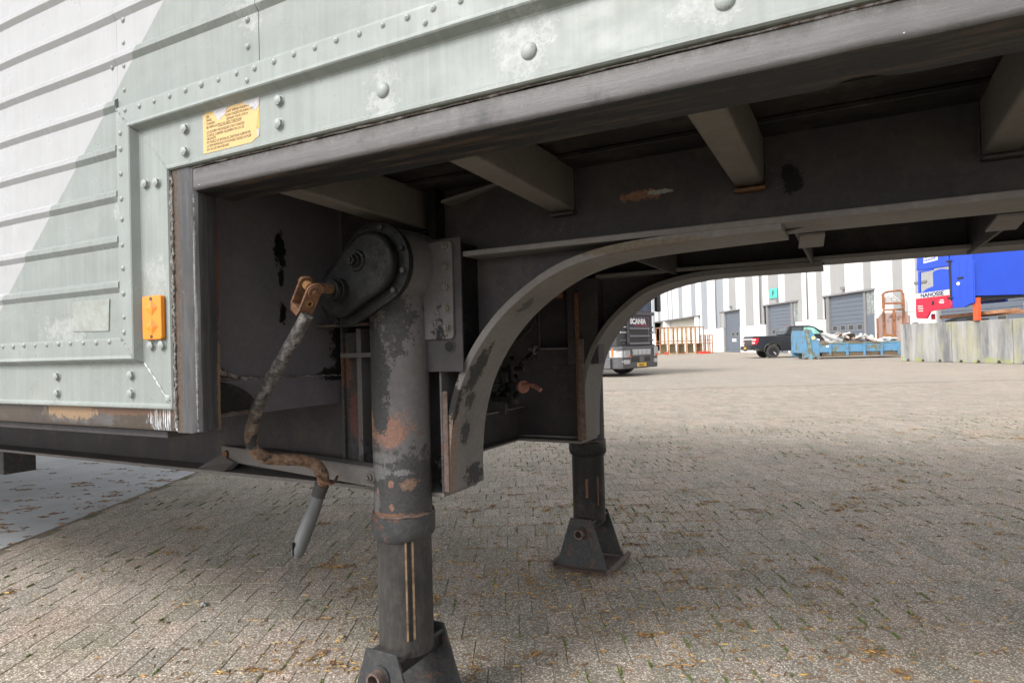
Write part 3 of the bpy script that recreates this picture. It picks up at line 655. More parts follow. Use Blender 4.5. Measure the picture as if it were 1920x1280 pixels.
for a in (20, -15, -50, 75, 120, 160, 205, 250):
    cx, cz = (C1 if a < 90 and a > -60 else C2); rr = .0985 if cx == C1[0] else .080
    MB().prism([(cx+rr*math.cos(R(a))+.008*math.cos(math.pi/3*k), cz+rr*math.sin(R(a))+.008*math.sin(math.pi/3*k)) for k in range(6)], 'y', 1.352, 1.343).build('cover_bolt', M['inner'] if a in (-15, 75, -50) else M['tar'], L1, .001)
bs = MB(); sx, sz = -1.226, 1.238
bs.cyl((sx, 1.319, sz), (sx, 1.300, sz), .033, .031, 28); bs.cyl((sx, 1.300, sz), (sx, 1.296, sz), .026, n=28); bs.cyl((sx, 1.296, sz), (sx, 1.282, sz), .029, .026, 28); bs.build('shaft_boss', M['tar'], L1, .002)
MB().cyl((sx, 1.30, sz), (sx+.012, 1.205, sz), .0125, n=18).build('input_shaft', M['rust'], L1)
MB().cyl((-1.142, 1.57, 1.302), (-1.142, 2.86, 1.302), .021, n=18).build('cross_shaft', M['rust'], T)
CRP = [(-1.207, 1.18, 1.166), (-1.238, 1.18, 1.127), (-1.277, 1.18, 1.08), (-1.318, 1.18, 1.033), (-1.359, 1.18, 0.981), (-1.392, 1.18, 0.932), (-1.422, 1.185, 0.881), (-1.434, 1.19, 0.844), (-1.43, 1.2, 0.809), (-1.417, 1.225, 0.787), (-1.394, 1.26, 0.779), (-1.371, 1.295, 0.773), (-1.358, 1.33, 0.76), (-1.35, 1.352, 0.741), (-1.349, 1.365, 0.715), (-1.362, 1.37, 0.679)]
# --- crank handle hanging from its yoke
CR = catmull(CRP, 6)
CK = MB().tube(CR, .0166, 18).build('crank_handle', M['crank'], T, label='rust scabbed bent crank handle')
MB().tube([(-1.359, 1.37, 0.69), (-1.366, 1.368, 0.675), (-1.372, 1.365, 0.656)], [.0205, .0205, .0195], 18).build('ferrule', M['beam'], CK)
MB().tube([(-1.372, 1.365, 0.656), (-1.375, 1.355, 0.628), (-1.381, 1.335, 0.586), (-1.385, 1.315, 0.546), (-1.386, 1.3, 0.516), (-1.39, 1.295, 0.502)], [.0180, .0190, .0205, .0210, .0190, .0130], 20).build('grip', M['grip'], CK)
MB().box(-1.3890, -1.3850, 1.2795, 1.2880, .508, .545).build('split', M['tar'], CK, .001)
# yoke: U strap, pin, collar, washers
YK = MB(); d = Vector((-.53, .02, -.85)).normalized(); o_ = Vector((-1.205, 1.188, 1.235)); w = Vector((.95, -.22, -.28)); w = (w-d*w.dot(d)).normalized(); nrm = d.cross(w).normalized()
def strap(c, du, L_, wd, th, side):
    """flat cheek running along d with a rounded top"""
    pts = []; n = 10
    for k in range(n+1):
        a = math.pi*k/n; pts.append(c+nrm*(wd*math.cos(a))-d*(wd*math.sin(a)))
    pts += [c+d*L_-nrm*wd, c+d*L_+nrm*wd]
    m_ = len(pts); vs = [p for p in pts]+[p+w*th for p in pts]
    return vs, [tuple(range(m_)), tuple(range(2*m_-1, m_-1, -1))]+[(i, (i+1) % m_, m_+(i+1) % m_, m_+i) for i in range(m_)]
for sg in (-1, 1):
    c = o_+w*(sg*.0245)-(w*.0055 if sg > 0 else Vector((0, 0, 0))); vs, fs = strap(c, d, .060, .0205, .0072, sg); YK.add(vs, fs)
base = o_+d*.060
YK.add([base+w*a+nrm*b+d*c for a, b, c in ((-.0245, -.0205, -.006), (.0262, -.0205, -.006), (.0262, .0205, -.006), (-.0245, .0205, -.006), (-.017, -.017, .016), (.017, -.017, .016), (.017, .017, .016), (-.017, .017, .016))],
       [(0, 1, 2, 3), (4, 5, 6, 7), (0, 1, 5, 4), (1, 2, 6, 5), (2, 3, 7, 6), (3, 0, 4, 7)])
YK.build('yoke', M['rust'], CK, .0012)
MB().cyl(o_-w*.040, o_+w*.003, .0125, n=20).build('yoke_roller', M['rust_y'], CK, .0015)
MB().cyl(o_-w*.044, o_+w*.034, .0065, n=14).build('yoke_pin', M['rust'], CK)
mb = MB(); mb.cyl(o_+w*.0262, o_+w*.0300, .0175, n=24); mb.cyl(o_+w*.0300, o_+w*.0355, .0090, n=6); mb.build('yoke_washer', M['rust'], CK, .001)
q = o_+d*.034; MB().ring(q+w*.0262, w, .0085, .0055, .0015, 18).build('cotter_hole', M['rust_y'], CK); MB().cyl(q+w*.0263, q+w*.0268, .0055, n=14).build('cotter_hole', M['tar'], CK)
MB().cyl(o_+w*.012+Vector((0, .02, 0)), (sx+.010, 1.225, sz), .0145, .0135, 18).build('shaft_end', M['rust'], CK)
# --- brace with hook
BR = MB()
a0, a1 = Vector((-2.09, 1.600, .733)), Vector((-1.165, 1.415, .738))
def bar(mb, a, b, up, dep, th):
    dirv = (b-a).normalized(); out = Vector((-dirv.y, dirv.x, 0)); z = Vector((0, 0, 1))
    mb.add([a, b, b+out*th, a+out*th, a-z*up, b-z*up, b+out*th-z*up, a+out*th-z*up], [(0, 1, 2, 3), (4, 5, 6, 7), (0, 1, 5, 4), (1, 2, 6, 5), (2, 3, 7, 6), (3, 0, 4, 7)])
bar(BR, a0, a1, .055, 0, .006); bar(BR, a0+Vector((0, 0, .0005)), a1+Vector((0, 0, .0005)), .006, 0, .048)
BR = BR.build('brace', M['flange'], T, .0015, label='angle iron brace between beam and near leg')
MB().hexa([(-2.14, 1.535, .658), (-1.98, 1.515, .658), (-1.98, 1.56, .658), (-2.14, 1.57, .658), (-2.08, 1.588, .702), (-1.98, 1.566, .682), (-1.98, 1.60, .682), (-2.08, 1.61, .702)]).build('brace_foot', M['flange'], BR, .002)
MB().cyl((-2.05, 1.59, .705), (-2.05, 1.582, .705), .014, n=12).build('bolt', M['rust'], BR)
mb = MB(); bx = Vector((-1.225, 1.4215, .711)); mb.prism([(bx.x+.0125*math.cos(math.pi/3*k), bx.z+.0125*math.sin(math.pi/3*k)) for k in range(6)], 'y', bx.y, bx.y-.010); mb.cyl(bx, bx-Vector((0, .018, 0)), .0065, n=10); mb.cyl(bx+Vector((0, .002, 0)), bx-Vector((0, .002, 0)), .018, n=18)
mb.build('bolt', M['outr'], BR, .001)
hk = catmull([(-1.46, 1.43, 0.735), (-1.428, 1.4, 0.734), (-1.373, 1.36, 0.725), (-1.332, 1.335, 0.713), (-1.314, 1.335, 0.705), (-1.304, 1.345, 0.702), (-1.329, 1.39, 0.698), (-1.358, 1.43, 0.702)], 4)
MB().tube(hk, .0042, 8).build('hook', M['rust'], BR)
# --- valve cluster under the arch
V = MB(); V.cyl((-1.30, 2.28, .92), (-1.30, 2.28, 1.03), .045, .045, 18); V.cyl((-1.30, 2.28, .905), (-1.30, 2.28, .93), .05, .052, 18); V.build('valve_body', M['tar'], T, .004)
VB = MB(); VB.cyl((-1.215, 2.28, .84), (-1.215, 2.28, .93), .022, .026, 14); VB.cyl((-1.215, 2.28, .93), (-1.215, 2.28, 1.0), .014, .018, 12); VB.cyl((-1.25, 2.28, .98), (-1.16, 2.28, .985), .010, n=8)
VB.cyl((-1.21, 2.28, .865), (-1.15, 2.24, .905), .012, n=10); VB.cyl((-1.30, 2.27, .87), (-1.21, 2.27, .87), .02, n=12); VB.cyl((-1.155, 2.30, 1.02), (-1.10, 2.30, 1.06), .015, .012, 10); VB = VB.build('valve_body', M['tar'], T, .002)
MB().cyl((-1.152, 2.245, .913), (-1.140, 2.235, .915), .025, n=20).build('tap_wheel', M['redtap'], VB, .002)
MB().tube([(-1.14, 2.235, .922), (-1.115, 2.23, .925), (-1.09, 2.228, .918), (-1.062, 2.225, .903)], [.007, .008, .009, .009], 8).build('tap_lever', M['redtap'], VB)
MB().tube(catmull([(-1.45, 2.3, .97), (-1.32, 2.28, 1.035), (-1.19, 2.28, 1.10), (-1.125, 2.3, 1.16), (-1.115, 2.32, 1.26), (-1.13, 2.35, 1.36)], 5), .0075, 8).build('air_hose', M['rubber'], T)
MB().tube(catmull([(-1.11, 2.30, 1.02), (-1.10, 2.30, 1.10), (-1.105, 2.31, 1.2), (-1.11, 2.35, 1.36)], 5), .006, 8).build('air_hose', M['rubber'], T)
MB().cyl((-1.12, 2.30, 1.04), (-1.115, 2.30, 1.075), .014, n=8).build('hose_fitting', M['outr'], T)
for k, (x, z) in enumerate(((-1.25, 1.01), (-1.20, 1.03), (-1.16, 1.0), (-1.23, .90), (-1.27, .88), (-1.185, .96))):
    MB().cyl((x, 2.25, z), (x+.02, 2.24, z+.02*(-1)**k), .009, .007, 7).build('hose_fitting', M['tar'], T)
MB().box(-1.275, -1.245, 2.27, 2.29, .80, .95).build('valve_post', M['foot'], T)

# ================================================================ GROUND
def paver_mat(name, bricks):
    """exposed-aggregate concrete"""
    t = NT(name)
    v1 = t.vor(150, out='Color'); d1 = t.vor(150)
    hs = t.sep(v1)[0]
    chip = t.ramp(hs, (0, G(.20, (1.03, .95, .88))), (.30, G(.33, (1.03, .97, .91))), (.55, G(.46, (1.03, .98, .92))), (.78, G(.62, (1.02, .985, .94))), (1, G(.86, (1.0, .985, .95))))
    base = t.mix(t.step(d1, .38, .62), chip, G(.20, (1.06, .985, .88)))
    base = t.mix(t.step(t.noise(420, 3, .7), .35, .7), t.mix(.38, base, G(.17, (1.05, .97, .86))), base)
    v2 = t.attr('tint') if not bricks else None
    # damp, moss film and dust in broad patches
    pn = t.noise(.9, 5, .6)
    base = t.mix(t.step(pn, .36, .68), t.mix(1, base, G(1, (.90, .90, .885)), 'MULTIPLY'), base)
    base = t.mix(t.math('MULTIPLY', t.step(t.noise(3.3, 6, .65), .50, .68), .5), base, t.mix(1, base, G(1, (.82, .84, .72)), 'MULTIPLY'))
    base = t.mix(t.math('MULTIPLY', t.step(t.noise(1.9, 6, .6, v=t.vec(loc=(9, 4, 0))), .52, .66), .5), base, t.mix(1, base, G(1, (1.10, .96, .93)), 'MULTIPLY'))
    if not bricks:
        base = t.mix(1, base, t.ramp(v2, (0, G(.90, (1.0, 1.0, .95))), (.5, G(1.03, (1.03, .985, .94))), (.8, G(1.06, (1.03, .985, .935))), (1, G(1.12, (1.045, .975, .935)))), 'MULTIPLY')
    base = t.mix(1, base, G(1.10, (1.02, .99, .955)), 'MULTIPLY')
    h = t.math('ADD', t.math('MULTIPLY', t.math('SUBTRACT', 1, d1), .7), t.math('MULTIPLY', t.noise(60, 4), .5))
    base = t.mix(t.math('MULTIPLY', t.step(t.noise(1.3, 7, .7, v=t.vec(loc=(2, 7, 0))), .60, .68), .35), base, t.mix(1, base, G(1, (.55, .53, .50)), 'MULTIPLY'))
    if bricks:
        base = t.mix(1, base, G(1.06, (1.015, .99, .965)), 'MULTIPLY')
        ang = yard_rot(1, 0)
        mp = t.node('ShaderNodeMapping', vector_type='TEXTURE'); t.put(mp.inputs[0], t.pos); mp.inputs['Rotation'].default_value = (0, 0, ang+math.pi/2)
        br = t.node('ShaderNodeTexBrick'); t.put(br.inputs['Vector'], mp.outputs[0])
        br.inputs['Scale'].default_value = 1; br.inputs['Brick Width'].default_value = .212; br.inputs['Row Height'].default_value = .108; br.inputs['Mortar Size'].default_value = .003
        br.inputs['Color1'].default_value = G(.93); br.inputs['Color2'].default_value = G(1.04); br.inputs['Mortar'].default_value = G(.72, (1, 1.03, .88))
        base = t.mix(1, base, br.outputs['Color'], 'MULTIPLY')
        base = t.mix(t.step(t.noise(.06, 4, .6), .42, .62), base, t.mix(1, base, G(1.10, (1.01, .98, .955)), 'MULTIPLY'))
    t.bump(h, .45, .003)
    return t.done(base, .85, spec=.25)
M['paver'] = paver_mat('exposed_aggregate_paver', False)
M['paving_far'] = paver_mat('paving_far', True)
def bed_mat():
    t = NT('joint_fill')
    c = t.mix(t.noise(150, 4), G(1, (.12, .104, .08)), G(1, (.27, .235, .18)))
    c = t.mix(t.step(t.noise(7, 5, .7), .52, .60), c, t.mix(t.noise(200, 3), G(1, (.05, .085, .015)), G(1, (.11, .16, .03))))
    t.bump(t.noise(200, 4), 1, .006); return t.done(c, .95)
M['bed'] = bed_mat()
BMAX, PADA = 15.0, -2.935
def quad(mb, a0, a1, b0, b1, z):
    mb.add([yard(a0, b0, z), yard(a1, b0, z), yard(a1, b1, z), yard(a0, b1, z)], [(0, 1, 2, 3)])
g = MB(); quad(g, -13, 16, -3, BMAX+.1, -.0042); g.build('joint_bed', M['bed'], kind='structure')
g = MB(); quad(g, -500, 700, BMAX, 900, -.002); quad(g, -500, 700, -500, -2.5, -.002); quad(g, -500, -12, -2.5, BMAX, -.002); quad(g, 15, 700, -2.5, BMAX, -.002)
PAV = g.build('paving', M['paving_far'], kind='structure')
# white concrete slab at the left
t = NT('pale_concrete'); c = t.mix(t.step(t.noise(1.6, 6, .6), .3, .7), G(.34, (.97, 1, 1.03)), G(.45, (.98, 1, 1.03)))
c = t.mix(t.step(t.noise(25, 6, .8), .62, .68), c, G(.20, (1.1, 1, .8))); ck = t.vor(.8, feat='DISTANCE_TO_EDGE', v=t.node('ShaderNodeVectorMath', operation='ADD').outputs[0]) if False else t.noise(3, 8, .8)
c = t.mix(t.math('MULTIPLY', t.step(t.noise(9, 8, .75), .5, .66), .35), c, G(.26, (1.05, 1, .9)))
t.bump(t.math('ADD', t.noise(60, 5), t.noise(6, 8, .7)), .4, .006); M['pad'] = t.done(c, .8)
g = MB(); p = [(-12.5, 1.3), (PADA-.006, 1.3), (PADA-.006, 14.6), (-12.5, 14.6)]
g.add([yard(a, b, z) for z in (-.05, .004) for a, b in p], [(3, 2, 1, 0), (4, 5, 6, 7), (0, 1, 5, 4), (1, 2, 6, 5), (2, 3, 7, 6), (3, 0, 4, 7)])
g.build('concrete_slab', M['pad'], kind='structure')
# pavers: courses run across, bricks laid end-on, half a brick off in each course
LP, WP = .212, .108
def brick_geo(seed, dx=0, dy=0, tilt=0):
    rnd = random.Random(seed); w, l, b = .0534, .1055, .0022
    w -= rnd.uniform(0, .0008); l -= rnd.uniform(0, .0012)
    dz = rnd.uniform(-.0022, .0008); z = [dz+rnd.uniform(-.0014, .0008) for _ in range(4)]
    o = [(-w, -l), (w, -l), (w, l), (-w, l)]; i = [(-w+b, -l+b), (w-b, -l+b), (w-b, l-b), (-w+b, l-b)]
    i = [(x+rnd.uniform(-.0012, .0012), y+rnd.uniform(-.0012, .0012)) for x, y in i]
    vs = [(x, y, -.02) for x, y in o]+[(x, y, zz-.0022) for (x, y), zz in zip(o, z)]+[(x, y, zz) for (x, y), zz in zip(i, z)]
    fs = [(8, 9, 10, 11)]+[(4+k, 4+(k+1) % 4, 8+(k+1) % 4, 8+k) for k in range(4)]+[(k, (k+1) % 4, 4+(k+1) % 4, 4+k) for k in range(4)]
    return vs, fs
bricks = []
rnd = random.Random(21)
b = 1.0; j = 0
while b < BMAX-.1:
    half = .80*b+1.2; a = -half-.3+(j % 2)*WP/2; a = math.floor(a/WP)*WP+(j % 2)*WP/2
    while a < half+.3:
        if a-WP/2 > PADA: bricks.append((a+rnd.uniform(-.0012, .0012), b+rnd.uniform(-.0018, .0018), rnd.gauss(0, .006)))
        a += WP
    b += LP; j += 1
def size_px(q):
    a, b, _ = q; 
    if b < 1.75 or abs(a) > .80*b+.1: return -b
    return 10-b
bricks.sort(key=size_px, reverse=True)
NV = 10; bm_ = []
for k in range(NV):
    vs, fs = brick_geo(k); me = bpy.data.meshes.new('paver'); me.from_pydata(vs, [], fs); me.materials.append(M['paver'])
    at = me.attributes.new('tint', 'FLOAT', 'FACE'); v = random.Random(k+50).random(); at.data.foreach_set('value', [v]*len(fs)); bm_.append(me)
rz0 = yard_rot(1, 0)
for q, (a, b, rz) in enumerate(bricks[:300]):
    o = link('paver', bm_[rnd.randrange(NV)], PAV, loc=yard(a, b, 0), rot=(0, 0, rz0+rz))
vs, fs, tn = [], [], []
for a, b, rz in bricks[300:]:
    bv, bf = brick_geo(rnd.randrange(400)); n = len(vs); x0, y0, _ = yard(a, b); c, s_ = math.cos(rz0+rz), math.sin(rz0+rz)
    vs += [(x0+x*c-y*s_, y0+x*s_+y*c, z) for x, y, z in bv]; fs += [tuple(i+n for i in f) for f in bf]; tn += [rnd.random()]*len(bf)
me = bpy.data.meshes.new('pavers'); me.from_pydata(vs, [], fs); me.materials.append(M['paver'])
at = me.attributes.new('tint', 'FLOAT', 'FACE'); at.data.foreach_set('value', tn)
o = link('pavers', me, PAV, kind='stuff')
# moss and short grass in the joints
from mathutils import noise as mn
def mossy(a, b): return mn.noise(Vector((a*1.1, b*1.1, 3)))+.6*mn.noise(Vector((a*4, b*4, 9)))
gm = []
for k in range(3):
    t = NT('grass_%d' % k); gm.append(t.done(t.mix(t.noise(60, 3), (G(1, (.14, .22, .04)), G(1, (.21, .28, .07)), G(1, (.25, .25, .09)))[k], G(1, (.11, .14, .04))), .7))
def tuft(vs, fs, x, y, rnd, hgt):
    for _ in range(rnd.randint(5, 9)):
        a = rnd.uniform(0, 6.28); l = hgt*rnd.uniform(.5, 1.2); w = .0012; dx, dy = math.cos(a)*l*.7, math.sin(a)*l*.7; px, py = -math.sin(a)*w, math.cos(a)*w
        n = len(vs); X, Y = x+rnd.uniform(-.003, .003), y+rnd.uniform(-.004, .004)
        vs += [(X-px, Y-py, -.005), (X+px, Y+py, -.005), (X+dx*.5+px, Y+dy*.5+py, l*.55), (X+dx*.5-px, Y+dy*.5-py, l*.55), (X+dx, Y+dy, l*.7)]
        fs += [(n, n+1, n+2, n+3), (n+3, n+2, n+4)]
tv, tf = [], []
for a, b, rz in bricks:
    if b > 9 or b < 1.5: continue
    m_ = mossy(a, b)
    for side in (0, 1):
        k = 0
        if m_ > .28: k = rnd.randint(3, 13)
        elif m_ > .10 and rnd.random() < .45: k = rnd.randint(2, 9)
        elif rnd.random() < .06: k = rnd.randint(2, 8)
        if side == 1: k = k//4
        k = int(k*(1.6 if b > 3 else 1.2)); sp = rnd.choice((.12, .2, .35, .5)); u0 = rnd.uniform(0, 1-sp)
        for _ in range(k):
            u = u0+rnd.uniform(0, sp)
            aa, bb = (a-WP/2, b-LP/2+u*LP) if side == 0 else (a-WP/2+u*WP, b-LP/2)
            x, y, _z = yard(aa, bb); tuft(tv, tf, x, y, rnd, .0075)
me = bpy.data.meshes.new('joint_grass'); me.from_pydata(tv, [], tf)
for q in gm: me.materials.append(q)
me.polygons.foreach_set('material_index', [(i//14) % 3 for i in range(len(tf))])
tag(link('joint_grass', me, kind='stuff'), 'short green grass and moss growing in the joints between the pavers', 'grass')
# fallen husks: small curved yellow to brown slivers, singly and in drifts
def husk(vs, fs, x, y, z, rnd, L):
    a = rnd.uniform(0, 6.28); n = len(vs); bend = rnd.uniform(-.5, .5); r = L*rnd.uniform(.06, .10)
    for i in range(4):
        t = i/3; ang = a+bend*(t-.5)*2; px = x+math.cos(ang)*L*(t-.5); py = y+math.sin(ang)*L*(t-.5); rr = r*(.35, 1, .9, .25)[i]; zz = z+rr+rnd.uniform(0, .0015)
        c, s_ = -math.sin(ang)*rr, math.cos(ang)*rr
        vs += [(px-c, py-s_, zz-rr*.5), (px+c, py+s_, zz-rr*.5), (px, py, zz+rr*.9)]
    for i in range(3):
        o = n+i*3
        for k in range(3): fs.append((o+k, o+(k+1) % 3, o+3+(k+1) % 3, o+3+k))
hm = []
for nm, c1, c2 in (('yellow', (.46, .27, .06), (.56, .37, .12)), ('ochre', (.30, .16, .045), (.42, .24, .08)), ('brown', (.13, .07, .035), (.22, .125, .06)), ('straw', (.28, .23, .14), (.40, .33, .2))):
    t = NT('husk_'+nm); hm.append(t.done(t.mix(t.noise(90, 3), G(1, c1), G(1, c2)), .75))
hv, hf, hi = [], [], []
def put(a, b, z=0, m_=None, L=None):
    x, y, _ = yard(a, b); n = len(hf); L = L or rnd.uniform(.013, .034)
    husk(hv, hf, x, y, z, rnd, L); m_ = rnd.choices((0, 1, 2, 3), (4, 5, 6, 2))[0] if m_ is None else m_; hi.extend([m_]*(len(hf)-n))
def dens(a, b):
    d = mn.noise(Vector((a*.8, b*.8, 20)))*.5+.5; d *= .35+.65*max(0, min(1, (a+1.6)/1.2)); return d*d*(1.0 if b < 4.5 else .6)
cnt = 0
while cnt < 6400:
    b = 1.6+7.5*rnd.random()**1.5; a = rnd.uniform(-.85, .85)*b
    if a < PADA or rnd.random() > dens(a, b)*2.6: continue
    cnt += 1
    if rnd.random() < .55:      # pushed into a joint
        if rnd.random() < .6: b = round(b/LP)*LP+1.0-math.floor(1.0/LP)*LP-LP/2+rnd.gauss(0, .006)
        else: a = round(a/WP*2)/2*WP-WP/2+rnd.gauss(0, .005)
    put(a, b, -.001)
for _ in range(420):            # small drifts
    b = 1.7+6*rnd.random()**1.4; a = rnd.uniform(-.85, .85)*b
    if a < PADA+.1 or rnd.random() > dens(a, b)*2.6: continue
    n = rnd.randint(6, 34); e = rnd.uniform(.02, .07); an = rnd.choice((0, 0, 1.57, rnd.uniform(0, 3)))
    for _k in range(n):
        u, v = rnd.gauss(0, e), rnd.gauss(0, e*.35); put(a+u*math.cos(an)-v*math.sin(an), b+u*math.sin(an)+v*math.cos(an), rnd.uniform(0, .003), rnd.choices((0, 1, 2), (2, 3, 8))[0], rnd.uniform(.012, .034))
for _ in range(230):            # on the slab, larger brown drifts
    b = rnd.uniform(3.3, 9); a = PADA-abs(rnd.gauss(0, .9)); n = rnd.randint(2, 16); e = rnd.uniform(.01, .05)
    for _k in range(n): put(min(a+rnd.gauss(0, e*1.4), PADA), b+rnd.gauss(0, e*.5), .004, rnd.choice((2, 2, 1)), rnd.uniform(.018, .04))
for _ in range(700): put(PADA+.01+abs(rnd.gauss(0, .02)), rnd.uniform(2.8, 8), .002, rnd.choice((2, 2, 1)), rnd.uniform(.01, .02))
me = bpy.data.meshes.new('fallen_husks'); me.from_pydata(hv, [], hf)
for q in hm: me.materials.append(q)
me.polygons.foreach_set('material_index', hi)
tag(link('fallen_husks', me, kind='stuff'), 'scattered yellow and brown seed husks lying on the pavers', 'litter')
for i, (a, b, r) in enumerate(((-1.35, 2.75, .012), (-1.06, 3.6, .007))):
    x, y, _ = yard(a, b); lump('stone', (x, y, r*.6), r, 20+i, M['pad'], None); o = bpy.context.scene.objects[-1] if False else None
for i, o in enumerate([q for q in bpy.data.objects if q.name.startswith('stone')]):
    tag(o, ('small pale stone on the pavers left of the crank handle', 'tiny pale stone lying behind the near landing leg')[i], 'stone')

# ================================================================ WAREHOUSE
def wpt(s): return 25.01-.0458*s
WA = yard_rot(-.0458, 1); WL = math.hypot(.0458, 1)
wx, wy, _ = yard(wpt(60), 60)
WH = thing('warehouse', 'long warehouse clad in upright white and grey stripes above a white plinth', 'warehouse', (wx, wy, 0), WA)
white = plain('white_cladding', G(.80, (1, 1, 1)), .45, nz=.03, sc=.4)
def clad(name, c, pitch=.2):
    t = NT(name); 
    w = t.node('ShaderNodeTexCoord').outputs['Object']; x = t.sep(w)[0]
    rib = t.math('PINGPONG', x, pitch/2); t.bump(t.step(rib, .0, .03), .5, .03)
    return t.done(t.mix(t.step(t.noise(.8, 4), .3, .7), tuple(q*.93 for q in c[:3])+(1,), c), .5)
grey = clad('grey_cladding', G(.36, (1, .99, .98))); gblue = clad('blue_grey_cladding', G(.34, (.93, .99, 1.08))); whitec = clad('white_cladding_ribbed', G(.83))
plinth = plain('concrete_plinth', G(.74, (1, .995, .98)), .7, nz=.06, sc=.8)
doorm = plain('blue_grey_door', G(.16, (.86, 1.0, 1.22)), .45, nz=.05, sc=.5)
frm = plain('grey_trim', G(.22, (1, 1, 1.02)), .5); dark = plain('dark_recess', G(.05), .7); glass = plain('window_glass', G(.30, (.95, 1.05, 1.0)), .08, nz=.5, sc=3)
pane_m = plain('door_pane', G(.07), .15)
def wb(name, s0, s1, d0, d1, z0, z1, mt, par=WH, bev=0, **k):
    return MB().box((s0-60)*WL, (s1-60)*WL, d0, d1, z0, z1).build(name, mt, par, bev, 1, **k)
ST = [22, 'w', 24.5, 'g', 27, 'w', 29.2, 'g', 31, 'w', 33.2, 'g', 36.92, 'w', 37.95, 'g', 38.94, 'w', 41.0, 'g', 41.93, 'w', 43.99, 'g', 45.89, 'w', 46.93, 'g', 47.86, 'w', 49.94, 'g', 52.82, 'w', 53.84, 'g', 55.84, 'w', 56.9, 'g', 57.77, 'w',
      58.87, 'g', 60.79, 'w', 62.91, 'g', 64.78, 'w', 66.17, 'b', 68.63, 'w', 70.91, 'b', 72.93, 'w', 74.77, 'b', 76.49, 'w', 79.69, 'b', 81.42, 'w', 83.78, 'b', 84.47, 'w', 85.65, 'b', 86.37, 'w', 89.54, 'b', 91.13, 'w', 92.45, 'b', 94.2, 'w', 97, 'b', 100, 'w', 104, 'b', 108, 'w', 112]
OPEN = [(29.5, 35.2), (36.0, 36.92), (40.75, 46.9), (50.7, 56.9), (62.05, 67.3), (73.35, 93.2)]
LINT = 4.23
for i in range(0, len(ST)-2, 2):
    s0, kk, s1 = ST[i], ST[i+1], ST[i+2]; cuts = sorted({s0, s1}|{v for o_ in OPEN for v in o_ if s0 < v < s1})
    hi_ = LINT if False else None
    pieces = []
    for c0, c1 in zip(cuts, cuts[1:]):
        mid = (c0+c1)/2; op = any(o_[0] <= mid <= o_[1] for o_ in OPEN); pieces.append((c0, c1, LINT if op else 2.53))
    mb = MB()
    for c0, c1, zb in pieces: mb.box((c0-60)*WL+.001, (c1-60)*WL-.001, -.12, (.0 if kk == 'w' else -.03), zb, 10)
    mb.build('cladding_panel', {'w': whitec, 'g': grey, 'b': gblue}[kk], WH)
for s0, s1 in ((22, 29.5), (35.25, 40.75), (46.65, 51.05), (56.55, 62.1), (66.5, 73.3), (93.2, 112)):
    wb('plinth_panel', s0+.02, s1-.02, -.2, .04, 0, 2.50, plinth, bev=.01)
wb('back_wall', 22, 112, -1.2, -1.1, 0, 10, dark); wb('roof', 22, 112, -30, 0.03, 10, 10.3, frm)
wb('side_wall', 21.8, 22, -30, 0, 0, 10, white); wb('side_wall', 112, 112.2, -30, 0, 0, 10, white)
for s0, s1 in OPEN:
    wb('lintel_trim', s0-.1, s1+.02, -.1, .05, LINT-.12, LINT, frm)
def sect_door(s0, s1, panes, label):
    D = wb('sectional_door', s0, s1, -.30, -.22, 0, LINT-.12, doorm, label=label)
    n = 14; h = (LINT-.12)/n
    for k in range(n): wb('door_slat', s0+.005, s1-.005, -.2195, -.195, k*h+.012, (k+1)*h-.012, doorm, D, .008)
    for s in panes: 
        q = wb('door_window', s-.32, s+.32, -.1945, -.175, 1.60, 2.02, frm, D); wb('pane', s-.25, s+.25, -.1745, -.172, 1.66, 1.96, pane_m, q)
    return D
sect_door(42.05, 46.2, (42.7, 43.7, 44.7, 45.7), 'wide blue grey sectional door behind the skip')
sect_door(52.0, 56.1, (53.2, 54.2, 55.3), 'blue grey sectional door behind the pickup')
sect_door(29.6, 35.1, (31, 33), 'sectional door behind the blue cab'); wb('reveal', 35.12, 36.0, -.3, -.02, 0, LINT-.12, grey)
wb('reveal', 36.0, 36.9, -.3, -.02, 2.54, LINT-.12, grey)
D = sect_door(62.15, 66.1, (63.2, 64.3), 'narrow looking blue grey sectional door by the rusty frames')
sg = wb('door_notice', 63.6, 64.6, -.19, -.185, 1.05, 1.35, white)
wb('door_notice', 43.8, 44.9, -.19, -.185, 1.15, 1.45, white)
for s0, s1 in ((46.22, 46.64), (56.12, 56.52), (51.62, 51.98), (41.80, 42.03)): wb('door_frame', s0, s1, -.3, -.05, 0, LINT-.12, frm)
for s0, s1 in ((40.80, 41.78), (50.75, 51.60)):
    wn_ = wb('window', s0, s1, -.16, -.12, 2.55, LINT-.12, frm); wb('pane', s0+.08, s1-.08, -.1195, -.11, 2.63, LINT-.2, glass, wn_)
    wb('mullion', (s0+s1)/2-.02, (s0+s1)/2+.02, -.1095, -.09, 2.63, LINT-.2, frm, wn_); wb('side_door', s0, s1, -.16, -.12, 0, 2.545, doorm)
wb('reveal', 66.2, 67.2, -.2, -.02, 2.51, LINT-.12, grey); wb('reveal', 66.12, 66.48, -.3, -.05, 0, 2.5, frm)
for s in (49.0, 57.3, 68.2): MB().cyl(((s-60)*WL, .09, 2.6), ((s-60)*WL, .09, 9.9), .05, n=8).build('downpipe', frm, WH)
for s in (44.1, 54.0, 64.1): wb('wall_lamp', s-.15, s+.15, .0, .22, 4.45, 4.62, frm)
for s in (42.0, 46.35, 51.9, 56.3): wb('bumper_post', s-.07, s+.07, .1, .24, 0, 1.0, plain('post_white', G(.6), .5) if s == 42.0 else bpy.data.materials['post_white'])
